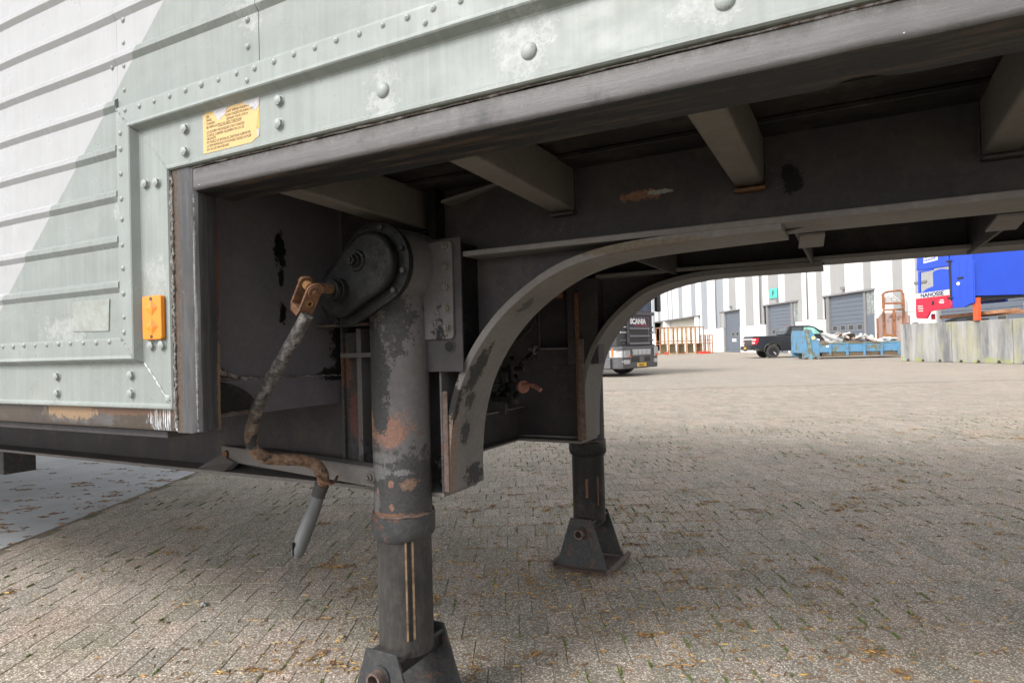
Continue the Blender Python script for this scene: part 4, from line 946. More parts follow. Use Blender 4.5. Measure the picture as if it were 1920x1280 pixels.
# open bay at the far end
rec = plain('cream_recess', G(.55, (1, .96, .86)), .8)
wb('bay_wall', 73.4, 93.1, -1.0, -.95, 0, LINT, rec); wb('bay_soffit', 76.2, 93.1, -.94, -.13, LINT-.2, LINT-.1, frm)
for s0, s1 in ((74.3, 75.7), (88, 89)): wb('bay_pier', s0, s1, -.9, -.1, 0, LINT-.13, plinth)
wb('sectional_door', 73.45, 76.1, -.94, -.85, 0, LINT-.2, doorm)
for k in range(3): wb('bay_door', 78.2+k*3.1, 80.2+k*3.1, -.94, -.9, 0, 2.6, white)
# letter sign
tl = plain('turquoise_board', G(1, (.085, .56, .47)), .4, nz=.03)
SG = MB().box(-.74, .74, -.02, .02, -.41, .41).build('letter_sign', tl, None, .005)
sx_, sy_, _ = yard(wpt(54.7)-.06, 54.7); SG.location = (sx_, sy_, 5.08); SG.rotation_euler = (0, 0, WA+math.pi)
SG.data.materials[0] = tl
tag(SG, 'turquoise board with the letter F high on the warehouse wall', 'sign')
text('lettering', 'F', .62, plain('dark_teal_letter', G(.03, (.8, 1.2, 1.1)), .5), SG, (-.20, -.024, -.22), (R(90), 0, 0), ext=.003, sx=1.5, bold=.012)

# ================================================================ RUSTY TUBE FRAMES
rb = plain('rusty_frame', G(1, (.34, .17, .09)), .8, nz=.45, sc=3); rb2 = plain('pale_rusty_frame', G(1, (.52, .36, .20)), .8, nz=.35, sc=3)
grp = 'rusty tube frames standing by the open bay'
def cage(sc_, h, w, mt, label, i, dup=None, depth=1.1):
    C = thing('storage_frame', label, 'storage frame', yard(*sc_, 0), yard_rot(1, .10), grp)
    r = .04
    for x in (-w/2, w/2):
        for y in (0, depth): MB().box(x-r, x+r, y-r, y+r, 0, h).build('post', mt, C)
    for z in (.06, .98, 1.25, h-.05):
        if z > h: continue
        for y in (0, depth): MB().box(-w/2+r, w/2-r, y-r*.7, y+r*.7, z-.035, z+.035).build('rail', rb if z > .5 else mt, C)
        for x in (-w/2, w/2): MB().box(x-r*.7, x+r*.7, r, depth-r, z-.035, z+.035).build('rail', mt, C)
    if h > 2:
        MB().box(-.02, .02, -.02, .02, 1.28, h-.09).build('upright', rb, C); MB().box(-w/2+r, w/2-r, .3, .34, .1, .95).build('infill_panel', plain('dun_panel', G(1, (.20, .16, .09)), .8, nz=.3, sc=2) if i == 0 else bpy.data.materials['dun_panel'], C)
    return C
nm_ = ('first', 'second', 'third', 'fourth', 'fifth')
for i in range(5):
    x = 1245.0+i*16.8; k = (x-960)/1200; bb = 61.5-.0*i
    cage((k*bb, bb), 2.62, .80, rb2 if i % 2 else rb, '%s tall rusty frame counting from the black truck' % nm_[i], i)
for i, x in enumerate((1323, 1331.5)):
    cage(((x-960)/1200*61, 61), 1.78, .42, rb, ('low dark tube frame beside the tall rusty ones', 'low tube frame at the right end of the row')[i], 1, depth=.6)
redp = plain('red_plastic', G(1, (.72, .07, .04)), .45)
for i, (x, L_) in enumerate(((1319, .95), (1249, .2))):
    a, b = (x-960)/1200*60.2, 60.2; P_ = thing('red_crate', ('flat red plastic crate in front of the low tube frames', 'small red crate at the foot of a tall rusty frame')[i], 'crate', yard(a, b, 0), yard_rot(1, 0))
    MB().box(-L_/2, L_/2, -.3, .3, 0, .07).build('base', redp, P_)
    for k in (-1, 1):
        MB().box(-L_/2, L_/2, k*.3-.02, k*.3+.02, .07, .22).build('side', redp, P_); MB().box(k*L_/2-.02, k*L_/2+.02, -.28, .28, .07, .22).build('side', redp, P_)

# ================================================================ BLUE SKIP WITH RUBBLE
def worn(name, c, rst, lo=.56, sc=1.3):
    t = NT(name); m_ = t.step(t.noise(sc, 7, .75), lo, lo+.08)
    return t.done(t.mix(m_, t.mix(t.noise(4, 4), c, tuple(q*.75 for q in c[:3])+(1,)), t.mix(t.noise(9, 4), rst, tuple(q*.5 for q in rst[:3])+(1,))), .6)
sb = worn('skip_blue', G(1, (.13, .31, .50)), G(1, (.22, .21, .10)), .53, 2.2); sgn = worn('skip_blue_green', G(1, (.18, .36, .42)), G(1, (.24, .20, .10)), .45)
BS = 34.6
sk_a0, sk_a1 = .4530*BS, .4530*BS+5.25
SK = thing('skip', 'low blue hook-lift skip with green streaks, full of pale rubble', 'skip', yard(sk_a0, BS, 0), yard_rot(1, -.14))
L_ = sk_a1-sk_a0; dp = 2.0
for y0 in (0, dp): MB().prism([(.86, .36), (L_-.35, .36), (L_, .60), (L_-.1, .80), (.86, .80)], 'y', y0-.03, y0+.03).build('side_wall', sb, SK)
MB().box(.1, L_-.3, .04, dp-.04, .32, .36).build('floor', sb, SK); MB().box(L_-.34, L_-.28, .04, dp-.04, .365, .79).build('tailgate', sb, SK)
for y0 in (-.06, dp): MB().box(.80, L_-.08, y0, y0+.07, .801, .87).build('top_rail', sgn, SK)
for k in range(5):
    x = 1.40+k*.86; MB().hexa([(x-.06, -.10, .16), (x+.06, -.10, .16), (x+.06, -.035, .16), (x-.06, -.035, .16), (x-.05, -.12, .80), (x+.05, -.12, .80), (x+.05, -.035, .80), (x-.05, -.035, .80)]).build('rib', sb, SK)
MB().box(1.0, L_-.3, -.02, .3, .14, .318).build('skid', worn('skip_rust', G(1, (.17, .12, .07)), G(1, (.1, .07, .05)), .5), SK)
for y0 in (-.05, dp-.1):
    MB().prism([(.0, .12), (.86, .12), (.86, .86), (.46, 1.60), (.10, 1.60), (0, 1.3)], 'y', y0, y0+.12).build('front_cheek', sb, SK)
    MB().prism([(.34, .0), (.52, .0), (.30, 1.62), (.12, 1.62)], 'y', y0-.06, y0-.005).build('front_post', sgn, SK)
MB().box(.02, .12, .08, dp-.11, .34, 1.55).build('front_wall', sb, SK)
MB().prism([(.56+.10*math.cos(k*.524), 1.14+.10*math.sin(k*.524)) for k in range(12)], 'y', -.08, -.052).build('yellow_disc', plain('yellow_disc', G(1, (.70, .62, .28)), .6), SK)
MB().box(1.2, 1.42, -.036, -.0305, .62, .72).build('white_sticker', white, SK)
for x in (.12, .60): MB().cyl((x+.2, -.10, .10), (x+.2, .2, .10), .10, n=16).build('roller', worn('roller', G(.2), G(1, (.2, .12, .06))), SK)
rbm = [plain('rubble_white', G(.62, (1, .98, .95)), .9, nz=.2, sc=3), plain('rubble_pink', G(1, (.52, .42, .37)), .9, nz=.2, sc=3), plain('rubble_dark', G(1, (.16, .13, .11)), .9, nz=.3, sc=3)]
rr = random.Random(4)
def slab(x, y, z, w, d_, h, rx, ry, rz, mt, label):
    mb = MB(); vs = [(sx*w/2*rr.uniform(.7, 1), sy*d_/2*rr.uniform(.7, 1), sz*h/2) for sz in (-1, 1) for sx, sy in ((-1, -1), (1, -1), (1, 1), (-1, 1))]
    mb.hexa(vs); o = mb.build('rubble', mt, None, .01, 1); X, Y, _ = yard(sk_a0+x, BS+y); o.location = (X, Y, z); o.rotation_euler = (rx, ry, rz+rz0)
    tag(o, label, 'rubble', 'broken slabs heaped in the blue skip'); return o
for i in range(46):
    x = rr.uniform(1.3, 5.6); y = rr.uniform(.3, 1.9); top = .88+.42*math.exp(-((x-2.9)/1.2)**2)+.1*math.exp(-((x-4.9)/.4)**2)
    slab(x, y, top-rr.uniform(.0, .22), rr.uniform(.3, .75), rr.uniform(.25, .6), rr.uniform(.05, .14), rr.uniform(-.9, .9), rr.uniform(-.7, .7), rr.uniform(0, 3), rbm[rr.choices((0, 1, 2), (6, 3, 2))[0]], 'broken pale slab in the heap of rubble filling the blue skip')
MB_ = MB(); vs = [(1.0, .1, .7), (5.3, .1, .65), (5.3, 2.2, .65), (1.0, 2.2, .7), (2.0, .5, .95), (4.4, .5, .90), (4.4, 1.9, .95), (2.0, 1.9, 1.0)]
MB_.add(vs, [(0, 1, 5, 4), (1, 2, 6, 5), (2, 3, 7, 6), (3, 0, 4, 7), (4, 5, 6, 7)]); o = MB_.build('rubble_fines', rbm[2], None); X, Y, _ = yard(sk_a0, BS); o.location = (X, Y, 0); o.rotation_euler = (0, 0, rz0)
tag(o, 'dark mixed fines filling the bottom of the blue skip', 'rubble'); o['kind'] = 'stuff'
for i, (x, w, hh, lb) in enumerate(((1.85, 1.15, .5, 'large crumpled white plastic sack leaning in the skip'), (4.95, .8, .22, 'white plastic sack at the right end of the skip'))):
    X, Y, _ = yard(sk_a0+x, BS+.45); o = lump('plastic_sack', (0, 0, 0), 1, 31+i, rbm[0], None, (w/2, .3, hh/2)); o.location = (X, Y, 1.05 if i == 0 else .98); o.rotation_euler = (0, .35*(1-i), rz0); tag(o, lb, 'sack')
MB().box(-.3, .3, -.04, .04, -.1, .1).build('timber_offcut', plain('brown_timber', G(1, (.34, .17, .07)), .8), None)
o = bpy.data.objects['timber_offcut']; X, Y, _ = yard(sk_a0+5.3, BS+.9); o.location = (X, Y, 1.14); o.rotation_euler = (0, .2, rz0); tag(o, 'brown timber offcut at the right end of the skip', 'timber')

# ================================================================ RUSTY HOOK-LIFT HEADBOARD
ro = worn('orange_rust_paint', G(1, (.42, .17, .08)), G(1, (.22, .10, .06)), .5); pk = worn('pink_primer', G(1, (.46, .33, .29)), G(1, (.25, .15, .11)), .55, 2)
hb = 37.4
HB = thing('skip_headboard', 'rusty orange framed end of a second container with pink faded panels and a hook bar', 'container', yard(.5975*hb, hb, 0), yard_rot(1, 0))
MB().prism([(-.95, .1), (.90, .1), (.90, 2.15), (.75, 2.5), (-.70, 2.5), (-.95, 2.15)], 'y', 0, .06).build('panel', pk, HB)
for x in (-.62, -.02, .56): MB().box(x-.05, x+.05, -.10, -.002, .1, 2.62 if x < .5 else 2.62).build('stiffener', ro, HB)
for x in (-.34, .27):
    MB().box(x-.20, x+.20, -.05, -.003, .2, 2.45).build('pressed_panel', pk, HB, .03)
MB().box(-1.0, -.95, -.05, .06, .1, 2.2).build('side', ro, HB); MB().box(.90, .95, -.05, .06, .1, 2.3).build('side', ro, HB)
MB().box(-.62, .60, -.10, 0, 2.62, 2.72).build('cross_bar', ro, HB)
MB().box(-.62, .60, -.10, 0, 2.98, 3.10).build('cross_bar', ro, HB)
for x in (-.60, .56): MB().box(x-.06, x+.06, -.08, .04, 2.73, 3.62).build('post', ro, HB)
MB().tube(catmull([(-.60, 0, 3.45), (-.56, 0, 3.62), (-.40, 0, 3.70), (0, 0, 3.76), (.35, 0, 3.79), (.52, 0, 3.72), (.56, 0, 3.55)], 4), .06, 8).build('hook_bar', ro, HB)
MB().prism([(-.48, 3.12), (-.05, 3.12), (-.05, 3.42), (-.30, 3.52), (-.48, 3.40)], 'y', -.02, .02).build('gusset', plain('pale_gusset', G(.5), .7), HB)
MB().tube(catmull([(-.2, -.05, 3.35), (-.05, -.05, 3.46), (.10, -.05, 3.40), (.25, -.05, 3.22), (.34, -.05, 3.12)], 5), .045, 8).build('hook', plain('pale_hook', G(.6), .6), HB)
MB().cyl((-.02, -.14, 3.25), (-.02, -.02, 3.25), .10, n=16).build('pin', plain('pale_pin', G(.55, (1, .95, .85)), .6), HB)

# ================================================================ CONCRETE BLOCKS
def block_mat():
    t = NT('stained_block'); x, y, z = t.sep()
    st_ = t.noise(1, 6, .7, v=t.vec((2.6, 2.6, .35)))
    c = t.mix(t.step(st_, .36, .62), G(.15, (.98, 1, 1.02)), G(.36, (1.02, 1, .96)))
    c = t.mix(t.math('MULTIPLY', t.step(t.noise(1, 5, .6, v=t.vec((1.6, 1.6, .5), (3, 0, 0))), .50, .62), .6), c, G(1, (.34, .33, .19)))
    gz = t.math('ADD', t.step(z, .55, .10), t.math('MULTIPLY', t.math('SUBTRACT', t.noise(1.1, 5), .66), 5))
    c = t.mix(t.math('MULTIPLY', t.step(gz, .2, .6), .7), c, G(1, (.30, .33, .11)))
    t.bump(t.noise(12, 6, .7), .5, .03); return t.done(c, .9)
M['block'] = block_mat()
BD = yard_rot(-.143, 1)
bl = [(28.25, 25.55), (25.52, 22.9), (22.87, 20.2), (20.17, 17.5)]
bl_lab = ('streaked concrete block with its free end beside the skip', 'mossy concrete block under the red door of the blue cab', 'stained concrete block next in the row towards the camera', 'nearest stained concrete block of the row')
def ba(b): return 21.17-.143*b
for i, (b0, b1) in enumerate(bl):
    X, Y, _ = yard(ba(b0), b0); Lb = (b0-b1)*math.hypot(1, .143)
    K = thing('concrete_block', bl_lab[i], 'concrete block', (X, Y, 0), yard_rot(.143, -1), 'row of concrete blocks carrying the cab')
    # local x runs towards the camera, local y away from the yard
    poly = [(0, .07)]; nn = [.12*Lb, .28*Lb, .42*Lb, .60*Lb, .75*Lb, .9*Lb]
    poly = [(.03, 0)]
    for q in range(0, 6, 2): poly += [(nn[q], 0), (nn[q]+.03, .10), (nn[q]+.14, .10), (nn[q]+.17, 0)]
    poly += [(Lb-.03, 0), (Lb, .04), (Lb, 1.58), (Lb-.03, 1.62), (.03, 1.62), (0, 1.59), (0, .04)]
    o = MB().prism(poly, 'y', 0, 1.6).build('block_body', M['block'], K, .02)
    if i == 0:
        for k, x in enumerate((.25, .75)): lump('moss_crust', (x, .12, 1.63), .11, 40+k, rbm[2], K, (1.3, .8, .5))

# ================================================================ BLUE, WHITE AND RED CAB ON THE BLOCKS
cb = plain('cab_blue', G(1, (.020, .075, .56)), .3, nz=.06, sc=2); cw = plain('cab_white', G(.72, (1, .98, .92)), .35, nz=.04); cr = plain('cab_red', G(1, (.56, .020, .055)), .3, nz=.08, sc=2)
blk = plain('black_plastic', G(.022), .5, nz=.3, sc=6)
cb_b = 25.9; ca = (1722-960)/1200*cb_b
CB = thing('truck_cab', 'stripped blue cab with white and red door resting on the concrete blocks', 'truck cab', yard(17.5, 27.56, 1.66), yard_rot(0, -1)); CB.scale = (1.66, 1, 1)
# side profile, x from the front corner backwards
def cabp(name, poly, y0, y1, mt, par=CB, bev=.02, **k): return MB().prism([(x, z-.11*x+.185) for x, z in poly], 'y', y0, y1).build(name, mt, par, bev, 2, **k)
zz = .12
cabp('door_red', [(-.03, .0), (.36, .0), (.44, .16), (.50, .30), (.66, .35), (1.28, .46), (1.30, .60), (1.24, .98), (-.05, .84), (-.06, .1)], -.02, .06, cr)
cabp('door_white_band', [(-.05, .845), (1.24, .985), (1.24, 1.20), (-.04, 1.06)], -.022, .06, cw, bev=.006)
CBD = cabp('door_blue', [(1.25, 1.21), (1.25, 1.30), (1.22, 2.00), (.98, 2.05), (.86, 2.03), (.70, 1.98), (.66, 1.92), (.66, 1.36), (.40, 1.26), (.20, 1.10), (.20, 1.085)], -.02, .06, cb)
cabp('window_post', [(.06, 1.08), (.14, 1.08), (.16, 1.95), (.66, 2.02), (.66, 2.09), (.08, 2.02)], -.02, .04, cb, bev=.008)
cabp('roof_front', [(.02, 2.04), (1.24, 2.12), (1.22, 2.9), (.30, 2.95), (.06, 2.65)], -.04, .10, cb, bev=.04)
cabp('sleeper_side', [(1.32, .46), (1.72, .50), (1.90, .62), (2.00, .66), (2.00, 3.0), (1.28, 2.95), (1.30, 1.2)], .0, .10, cb, bev=.01)
for x in (1.56, 1.80, 2.05): cabp('pressed_rib', [(x, .8), (x+.03, .8), (x+.03, 2.3), (x, 2.3)], -.008, .0, cb, bev=.004)
cabp('fairing_edge', [(1.26, .8), (1.31, .8), (1.31, 2.35), (1.24, 2.35)], -.03, .03, blk, bev=.01)
for z in (.82, 2.28): cabp('hinge', [(1.18, z), (1.36, z+.02), (1.36, z+.09), (1.18, z+.07)], -.05, -.031, blk, bev=.01)
cabp('vent_grille', [(1.52, 1.58), (1.72, 1.60), (1.72, 1.68), (1.52, 1.66)], -.018, -.009, blk, bev=.005)
MB().prism([(1.55+.06*math.cos(k*.524), 1.43+.07*math.sin(k*.524)) for k in range(12)], 'y', -.018, -.009).build('round_sticker', cw, CB)
cabp('door_handle', [(.60, .58), (.68, .60), (.68, .76), (.60, .74)], -.045, -.021, blk, bev=.01)
MB().box(1.25, 2.0, 2.2, 2.3, .9, 2.9).build('far_wall', cb, CB); MB().box(.02, 1.25, 2.2, 2.3, .7, 1.2).build('far_door', cb, CB); MB().box(.02, 2.0, .1, 2.2, 2.85, 2.95).build('roof', cb, CB); MB().box(1.9, 2.0, .1, 2.2, .9, 2.85).build('rear_wall', cb, CB)
MB().box(.02, 1.9, .07, 2.2, .80, .88).build('cab_floor', blk, CB); MB().box(.05, .15, .1, 2.2, .88, 1.2).build('front_wall', cr, CB); MB().box(.25, .6, .5, 1.6, .88, 1.3).build('dashboard', rb, CB)
cabp('white_notice', [(.34, 2.33), (.88, 2.42), (.90, 2.72), (.36, 2.68)], -.047, -.041, cw, bev=.002)
cabp('chassis_rail', [(.40, -.02), (2.9, .34), (2.9, .46), (.40, .12)], .5, .6, rb, bev=.01); cabp('chassis_rail', [(.40, -.02), (2.9, .34), (2.9, .46), (.40, .12)], 1.7, 1.8, rb, bev=.01)
cabp('front_prop', [(.34, -.04), (.42, -.04), (.42, .2), (.34, .2)], .2, .3, cr, bev=.01)
MB().tube(catmull([(.95, .2, .0), (1.2, .2, .08), (1.5, .2, .1), (1.75, .2, .07), (1.95, .2, .0)], 4), .05, 8).build('hose_bundle', blk, CB)
MB().box(.9, 2.0, .15, .6, -.04, .03).build('bearer', blk, CB, .01); MB().box(1.9, 2.04, .1, .25, -.04, .82).build('red_upright', plain('orange_red', G(1, (.70, .10, .03)), .5), CB, .01)
text('lettering', 'NANOSSE', .23, plain('navy_lettering', G(1, (.02, .035, .12)), .5), CB, (.16, -.026, 1.065), (R(90), 0, 0), ext=.001, sx=.86, bold=.009)
for i, (x, z, sz, tx) in enumerate(((.07, .50, .085, 'TEL'), (.05, .40, .085, 'FAX'), (.07, .30, .075, 'GSM'), (.88, .74, .055, '0496'), (.86, .67, .06, '41 85'))):
    pass
for i, (x, z, w) in enumerate(((.04, .50, .20), (.04, .40, .22), (.06, .30, .19), (.90, .755, .14), (.86, .68, .20), (.88, .64, .16))):
    for k in range(5): cabp('worn_lettering', [(x+k*w/5, z), (x+(k+.7)*w/5, z+.01), (x+(k+.75)*w/5, z+.055), (x+k*w/5, z+.05)], -.0235, -.0205, cw, bev=0)
for i, (x, z, w) in enumerate(((.40, 2.53, .40), (.38, 2.40, .44))):
    for k in range(7): cabp('worn_lettering', [(x+k*w/7, z+.012*k), (x+(k+.6)*w/7, z+.012*k), (x+(k+.8)*w/7, z+.09+.012*k), (x+(k+.1)*w/7, z+.075+.012*k)], -.0500, -.0475, cb, bev=0)

# ================================================================ PICKUP
pk_p = plain('pickup_black_blue', G(.030, (.95, 1, 1.2)), .22, nz=.06); pk_g = plain('pickup_glass', G(.10, (.8, 1, 1.1)), .08, nz=.2); tyre = plain('tyre_rubber', G(.055), .8, nz=.2, sc=20); alloy = plain('black_alloy', G(.03), .3); brt = plain('bright_metal', G(.65), .3, .3)
red = plain('tail_red', G(1, (.60, .015, .03)), .25); teal = plain('tinted_windscreen', G(1, (.30, .62, .52)), .1, nz=.25, sc=3)
PB = 39.2; pa = (1412-960)/1200*PB
PU = thing('pickup_truck', 'black four door pickup parked side-on behind the blue skip', 'pickup truck', yard(pa, PB, 0), yard_rot(1, -.06))
def pp(name, poly, y0, y1, mt, par=PU, bev=.03, **k): return MB().prism(poly, 'y', y0, y1).build(name, mt, par, bev, 3, **k)
def arch(cx, r, n=8): return [(cx+r*math.cos(R(180-180*k/n)), .42+r*math.sin(R(180-180*k/n))) for k in range(n+1)]
WX = (1.18, 4.85)
body = [(.05, .62), (.55, .55)]+[(x, z) for x, z in arch(WX[0], .50)]+[(WX[0]+.62, .42), (WX[1]-.62, .42)]+[(x, z) for x, z in arch(WX[1], .50)]+[(5.60, .50), (5.82, .60), (5.86, .98), (5.74, 1.20), (5.1, 1.29), (4.45, 1.33), (2.30, 1.34), (.02, 1.36), (.0, 1.1)]
pp('body', body, 0, 2.0, pk_p, bev=.04)
CAB_ = pp('cabin', [(2.05, 1.345), (4.50, 1.335), (4.20, 1.52), (3.72, 1.86), (3.40, 1.93), (2.45, 1.94), (2.20, 1.90), (2.0, 1.50)], .12, 1.88, pk_p, bev=.05)
for y0 in (.085, 1.905):
    pp('side_window', [(2.28, 1.42), (3.02, 1.40), (3.02, 1.82), (2.42, 1.84)], y0, y0+.03, pk_g, CAB_, .01); pp('side_window', [(3.08, 1.40), (4.10, 1.40), (3.66, 1.78), (3.38, 1.82), (3.08, 1.82)], y0, y0+.03, teal, CAB_, .01)
MB().hexa([(3.78, .2, 1.82), (4.42, .2, 1.38), (4.42, 1.8, 1.38), (3.78, 1.8, 1.82), (3.80, .2, 1.85), (4.46, .2, 1.40), (4.46, 1.8, 1.40), (3.80, 1.8, 1.85)]).build('windscreen', teal, CAB_)
pp('rear_window', [(1.985, 1.45), (2.0, 1.45), (2.17, 1.83), (2.155, 1.83)], .3, 1.7, pk_g, CAB_, .005)
pp('tailgate_band', [(-.02, 1.12), (.0, 1.12), (.0, 1.22), (-.02, 1.22)], .1, 1.9, brt, bev=.004); pp('bumper', [(-.20, .50), (.10, .50), (.10, .74), (-.18, .74)], .0, 2.0, blk, bev=.03)
pp('tow_hitch', [(-.32, .44), (-.1, .44), (-.1, .50), (-.32, .50)], .9, 1.1, blk); pp('number_plate', [(-.206, .56), (-.2, .56), (-.2, .68), (-.206, .68)], .75, 1.25, plain('plate_yellow', G(1, (.75, .42, .03)), .4), bev=0)
for y0 in (-.012, 1.84):
    q = pp('tail_light', [(-.03, .84), (.20, .84), (.32, 1.02), (.34, 1.24), (-.03, 1.24)], y0, y0+.17, red, bev=.01)
    pp('lens_strip', [(-.035, 1.08), (.16, 1.08), (.16, 1.18), (-.035, 1.18)], y0-.006, y0+.176, cw, q, .003); pp('lens_strip', [(-.035, .90), (.10, .90), (.10, .99), (-.035, .99)], y0-.006, y0+.176, cw, q, .003)
for y0 in (-.03, 1.93): MB().box(3.95, 4.10, y0-.18 if y0 < 0 else y0+.02, y0-.02 if y0 < 0 else y0+.2, 1.38, 1.62).build('wing_mirror', blk, PU, .03)
for x in (2.35, 2.55, 2.75): MB().box(x, x+.06, .95, 1.05, 1.942, 1.975).build('roof_marker', red if x < 2.6 else cw, CAB_)
for cx in WX:
    for y0 in (0, 1):
        W_ = MB(); yc = .02 if y0 == 0 else 1.70; W_.cyl((cx, yc, .41), (cx, yc+.28, .41), .41, n=32); W_ = W_.build('wheel', tyre, PU, .03)
        yf = yc-.004 if y0 == 0 else yc+.284; sgn_ = -1 if y0 == 0 else 1
        MB().cyl((cx, yf, .41), (cx, yf+sgn_*.012, .41), .27, n=28).build('rim', alloy, W_, .004)
        for k in range(6):
            a = k*math.pi/3+.2; MB().prism([(cx+.06*math.cos(a-.5), .41+.06*math.sin(a-.5)), (cx+.25*math.cos(a-.13), .41+.25*math.sin(a-.13)), (cx+.25*math.cos(a+.13), .41+.25*math.sin(a+.13)), (cx+.06*math.cos(a+.5), .41+.06*math.sin(a+.5))],
                'y', yf+sgn_*.0125, yf+sgn_*.03).build('spoke', brt if k == 5 else blk, W_, .004)
    MB().tube([(cx+.53*math.cos(R(a)), -.015, .42+.53*math.sin(R(a))) for a in range(-5, 186, 10)], .045, 8).build('wheel_arch', pk_g if False else blk, PU)

# ================================================================ BLACK LORRY
tk = plain('lorry_black', G(.035, (1, 1, 1.08)), .25, nz=.08); tkg = plain('lorry_dark_grey', G(.085, (1, 1, 1.05)), .45); chrome = plain('lorry_silver', G(.5, (.96, 1, 1.03)), .25, .3)
lens = plain('headlamp_lens', G(.48, (1, 1, 1.03)), .12, nz=.15, sc=8); org = plain('indicator_orange', G(1, (.85, .17, .03)), .3); plate_y = plain('plate_yellow_front', G(1, (.88, .50, .03)), .4, nz=.03); scr = plain('windscreen_dark', G(.12, (.8, .95, 1.15)), .08, nz=.3, sc=3)
TKc = Vector(((1160-960)/1200*20.9, 20.9)); wdir = Vector((.643, .766))
# local x across the front from its near-left corner, local -y forward
TR = thing('lorry', 'black lorry with white letters over its grille, half hidden by the trailer arch', 'lorry', yard(TKc.x, TKc.y, 0), yard_rot(wdir.x, wdir.y))
def tb(name, x0, x1, y0, y1, z0, z1, mt, par=TR, bev=.01, **k): return MB().box(x0, x1, y0, y1, z0, z1).build(name, mt, par, bev, 2, **k)
cp = [(0.10, 0.0), (2.32, 0.0), (2.46, .10), (2.50, .35), (2.50, 2.2), (-.0, 2.2), (0, .35), (.03, .10)]
MB().prism(cp, 'z', 1.02, 3.7).build('cab', tk, TR, .03, 3)
bp_ = [(.02, -.14), (2.40, -.14), (2.52, 0.0), (2.55, .35), (2.55, .9), (-.05, .9), (-.05, .35), (-.04, .02)]
BU = MB().prism(bp_, 'z', .26, 1.00).build('bumper', tkg, TR, .05, 3)
MB().prism([(.05, -.06), (2.36, -.06), (2.5, .06), (2.52, .5), (-.02, .5), (-.02, .06)], 'z', 1.001, 1.045).build('step_gap', blk, TR)
GR = tb('grille_panel', .50, 2.02, -.05, -.002, 1.06, 2.02, tkg, bev=.03)
for z0 in (1.10, 1.36): tb('grille_opening', .64, 1.90, -.058, -.0505, z0+.02, z0+.20, blk, GR, .004)
for z0 in (1.085, 1.335, 1.585): 
    MB().hexa([(.58, -.11, z0-.02), (1.96, -.11, z0-.02), (1.96, -.052, z0-.03), (.58, -.052, z0-.03), (.58, -.09, z0+.03), (1.96, -.09, z0+.03), (1.96, -.052, z0+.05), (.58, -.052, z0+.05)]).build('grille_slat', plain('slat_%d' % int(z0*100), G(.13, (.95, .97, 1.1)), .3), GR, .008)
tb('badge_panel', .60, 1.95, -.062, -.0505, 1.66, 1.99, tk, GR, .01)
text('lettering', 'SCANIA', .25, plain('white_letter', G(.8), .4), GR, (.66, -.066, 1.755), (R(90), 0, 0), ext=.003, sx=1.22, bold=.012)
for k in range(8): tb('red_trim', 1.0+k*.11, 1.085+k*.11, -.068, -.0625, 1.675, 1.725, plain('red_trim', G(1, (.35, .02, .06)), .4) if k == 0 else bpy.data.materials['red_trim'], GR, .002)
for k, z0 in enumerate((1.18, 1.44, 1.62)): tb('corner_vane', .08, .46, -.035, -.003, z0, z0+.05, chrome if k else tkg, bev=.01); tb('corner_vane', 2.06, 2.36, -.035, -.003, z0, z0+.05, tkg, bev=.01)
MB().prism([(.16, -.015), (2.24, -.015), (2.24, -.001), (.16, -.001)], 'z', 2.20, 3.15).build('windscreen', scr, TR)
tb('screen_card', .95, 1.4, -.03, -.016, 2.24, 2.5, plain('blue_card', G(1, (.05, .14, .6)), .4), bev=.003); tb('scuttle', .1, 2.35, -.09, -.002, 2.05, 2.17, tkg, bev=.02)
tb('sun_visor', .1, 2.3, -.35, -.02, 3.2, 3.3, blk, bev=.02)
tb('lamp_bar', .62, 1.86, -.165, -.1405, .70, .90, chrome, BU, .006)
for k in range(4): tb('spot_lamp', .66+k*.30, .92+k*.30, -.185, -.166, .725, .875, lens, BU, .015)
tb('lower_intake', .56, 1.84, -.15, -.1405, .48, .64, blk, BU, .01); tb('tow_cover', 1.05, 1.38, -.165, -.151, .47, .65, plain('slate_cover', G(.12, (.95, .97, 1.1)), .4), BU, .01)
PL = tb('number_plate', .96, 1.54, -.160, -.1405, .31, .44, plate_y, BU, .003); tb('blue_strip', .925, .957, -.158, -.1405, .31, .44, cw, BU, .002)
text('lettering', '7-BLG-4', .105, blk, PL, (1.0, -.163, .335), (R(90), 0, 0), ext=.001, sx=.95, bold=.002)
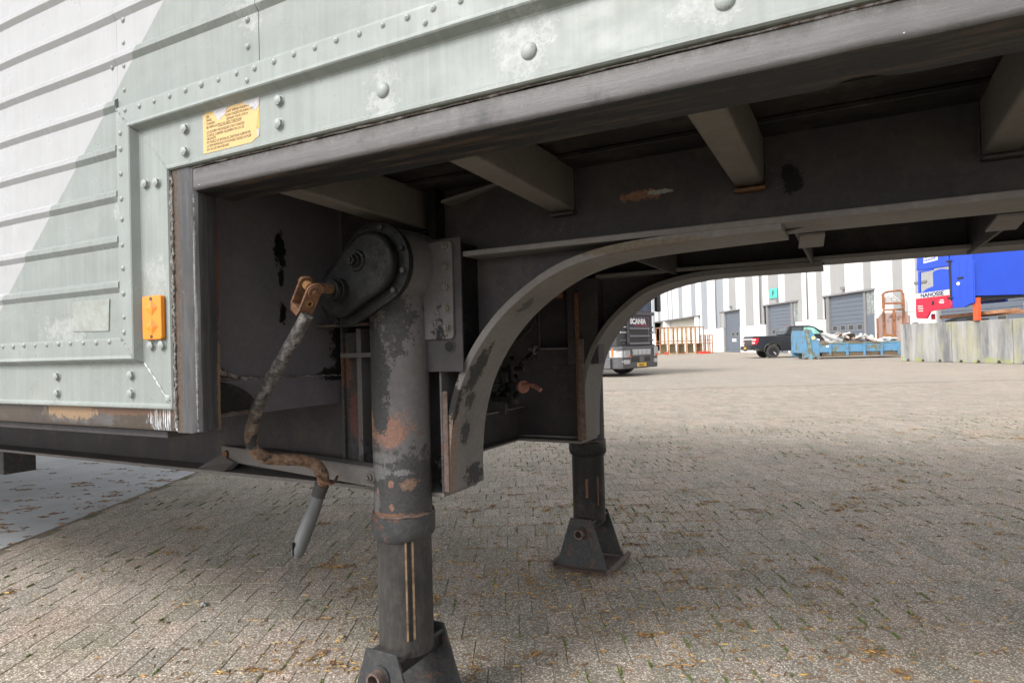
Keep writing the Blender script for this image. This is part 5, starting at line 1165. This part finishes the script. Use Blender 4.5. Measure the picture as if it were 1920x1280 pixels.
for sgn_, x in ((0, 0), (1, 1)):
    if sgn_ == 0:
        # lamp unit wraps round the near corner
        HL = MB().prism([(-.075, .32), (-.075, .06), (-.01, -.115), (.14, -.165), (.44, -.165), (.44, -.12), (.0, -.02), (0, .32)], 'z', .64, .96).build('headlight', lens, BU, .01)
        MB().prism([(-.085, .24), (-.085, .17), (-.06, .17), (-.06, .24)], 'z', .66, .94).build('indicator', org, HL); MB().prism([(.33, -.185), (.44, -.185), (.44, -.166), (.33, -.166)], 'z', .645, .70).build('indicator', org, HL)
        MB().prism([(-.085, .32), (-.085, -.02), (-.02, -.14), (.14, -.185), (.44, -.185), (.44, -.166), (.14, -.166), (-.01, -.12), (-.06, .02), (-.06, .32)], 'z', .88, .965).build('lamp_lid', tkg, HL)
        for q in (.10, .26): MB().ring((q, -.166, .78), (0, -1, 0), .065, .050, .012, 18).build('lamp_bowl', chrome, HL)
        MB().prism([(.06, -.163), (.42, -.163), (.42, -.1405), (.06, -.1405)], 'z', .42, .56).build('fog_lamp', lens, BU, .02)
        MB().prism([(-.16, 1.0), (-.16, .25), (-.055, .25), (-.055, 1.0)], 'z', .28, .62).build('step_box', plain('step_grey', G(.11, (.95, .98, 1.05)), .4), BU, .02)
    else:
        HL = MB().prism([(2.08, -.165), (2.40, -.165), (2.55, .0), (2.58, .35), (2.5, .35), (2.36, -.1)], 'z', .64, .96).build('headlight', lens, BU, .01)
        MB().prism([(2.10, -.163), (2.36, -.163), (2.36, -.1405), (2.10, -.1405)], 'z', .42, .56).build('fog_lamp', lens, BU, .02); MB().box(2.2, 2.36, -.185, -.166, .645, .73).build('indicator', org, HL)
MB().ring((.02, -.13, .50), (-.4, -1, 0), .035, .02, .02, 14).build('tow_eye', chrome, BU)
for x0 in (-.02, 2.2):
    MB().cyl((x0, 1.25, .50), (x0+.32, 1.25, .50), .50, n=32).build('wheel', tyre, TR, .03)
tb('engine_skirt', .3, 2.2, .1, 6, .24, 1.0, blk, bev=.03)
for x0, x1 in ((-.35, -.12), (2.62, 2.85)): tb('mirror', x0, x1, -.12, .06, 2.2, 3.0, tk, bev=.05); tb('mirror_arm', min(x0, x1)+.1 if x0 < 0 else 2.48, .02 if x0 < 0 else 2.7, .0, .05, 3.01, 3.06, blk, bev=.01)
tb('rear_box', .0, 2.5, 2.6, 12, 1.05, 3.9, white, bev=.02)
for k in range(2): MB().cyl((.0, 8.2+k*1.35, .50), (.35, 8.2+k*1.35, .50), .50, n=28).build('wheel', tyre, TR, .03)
MB().cyl((.36, 8.2, .5), (2.2, 8.2, .5), .08, n=10).build('axle', blk, TR)
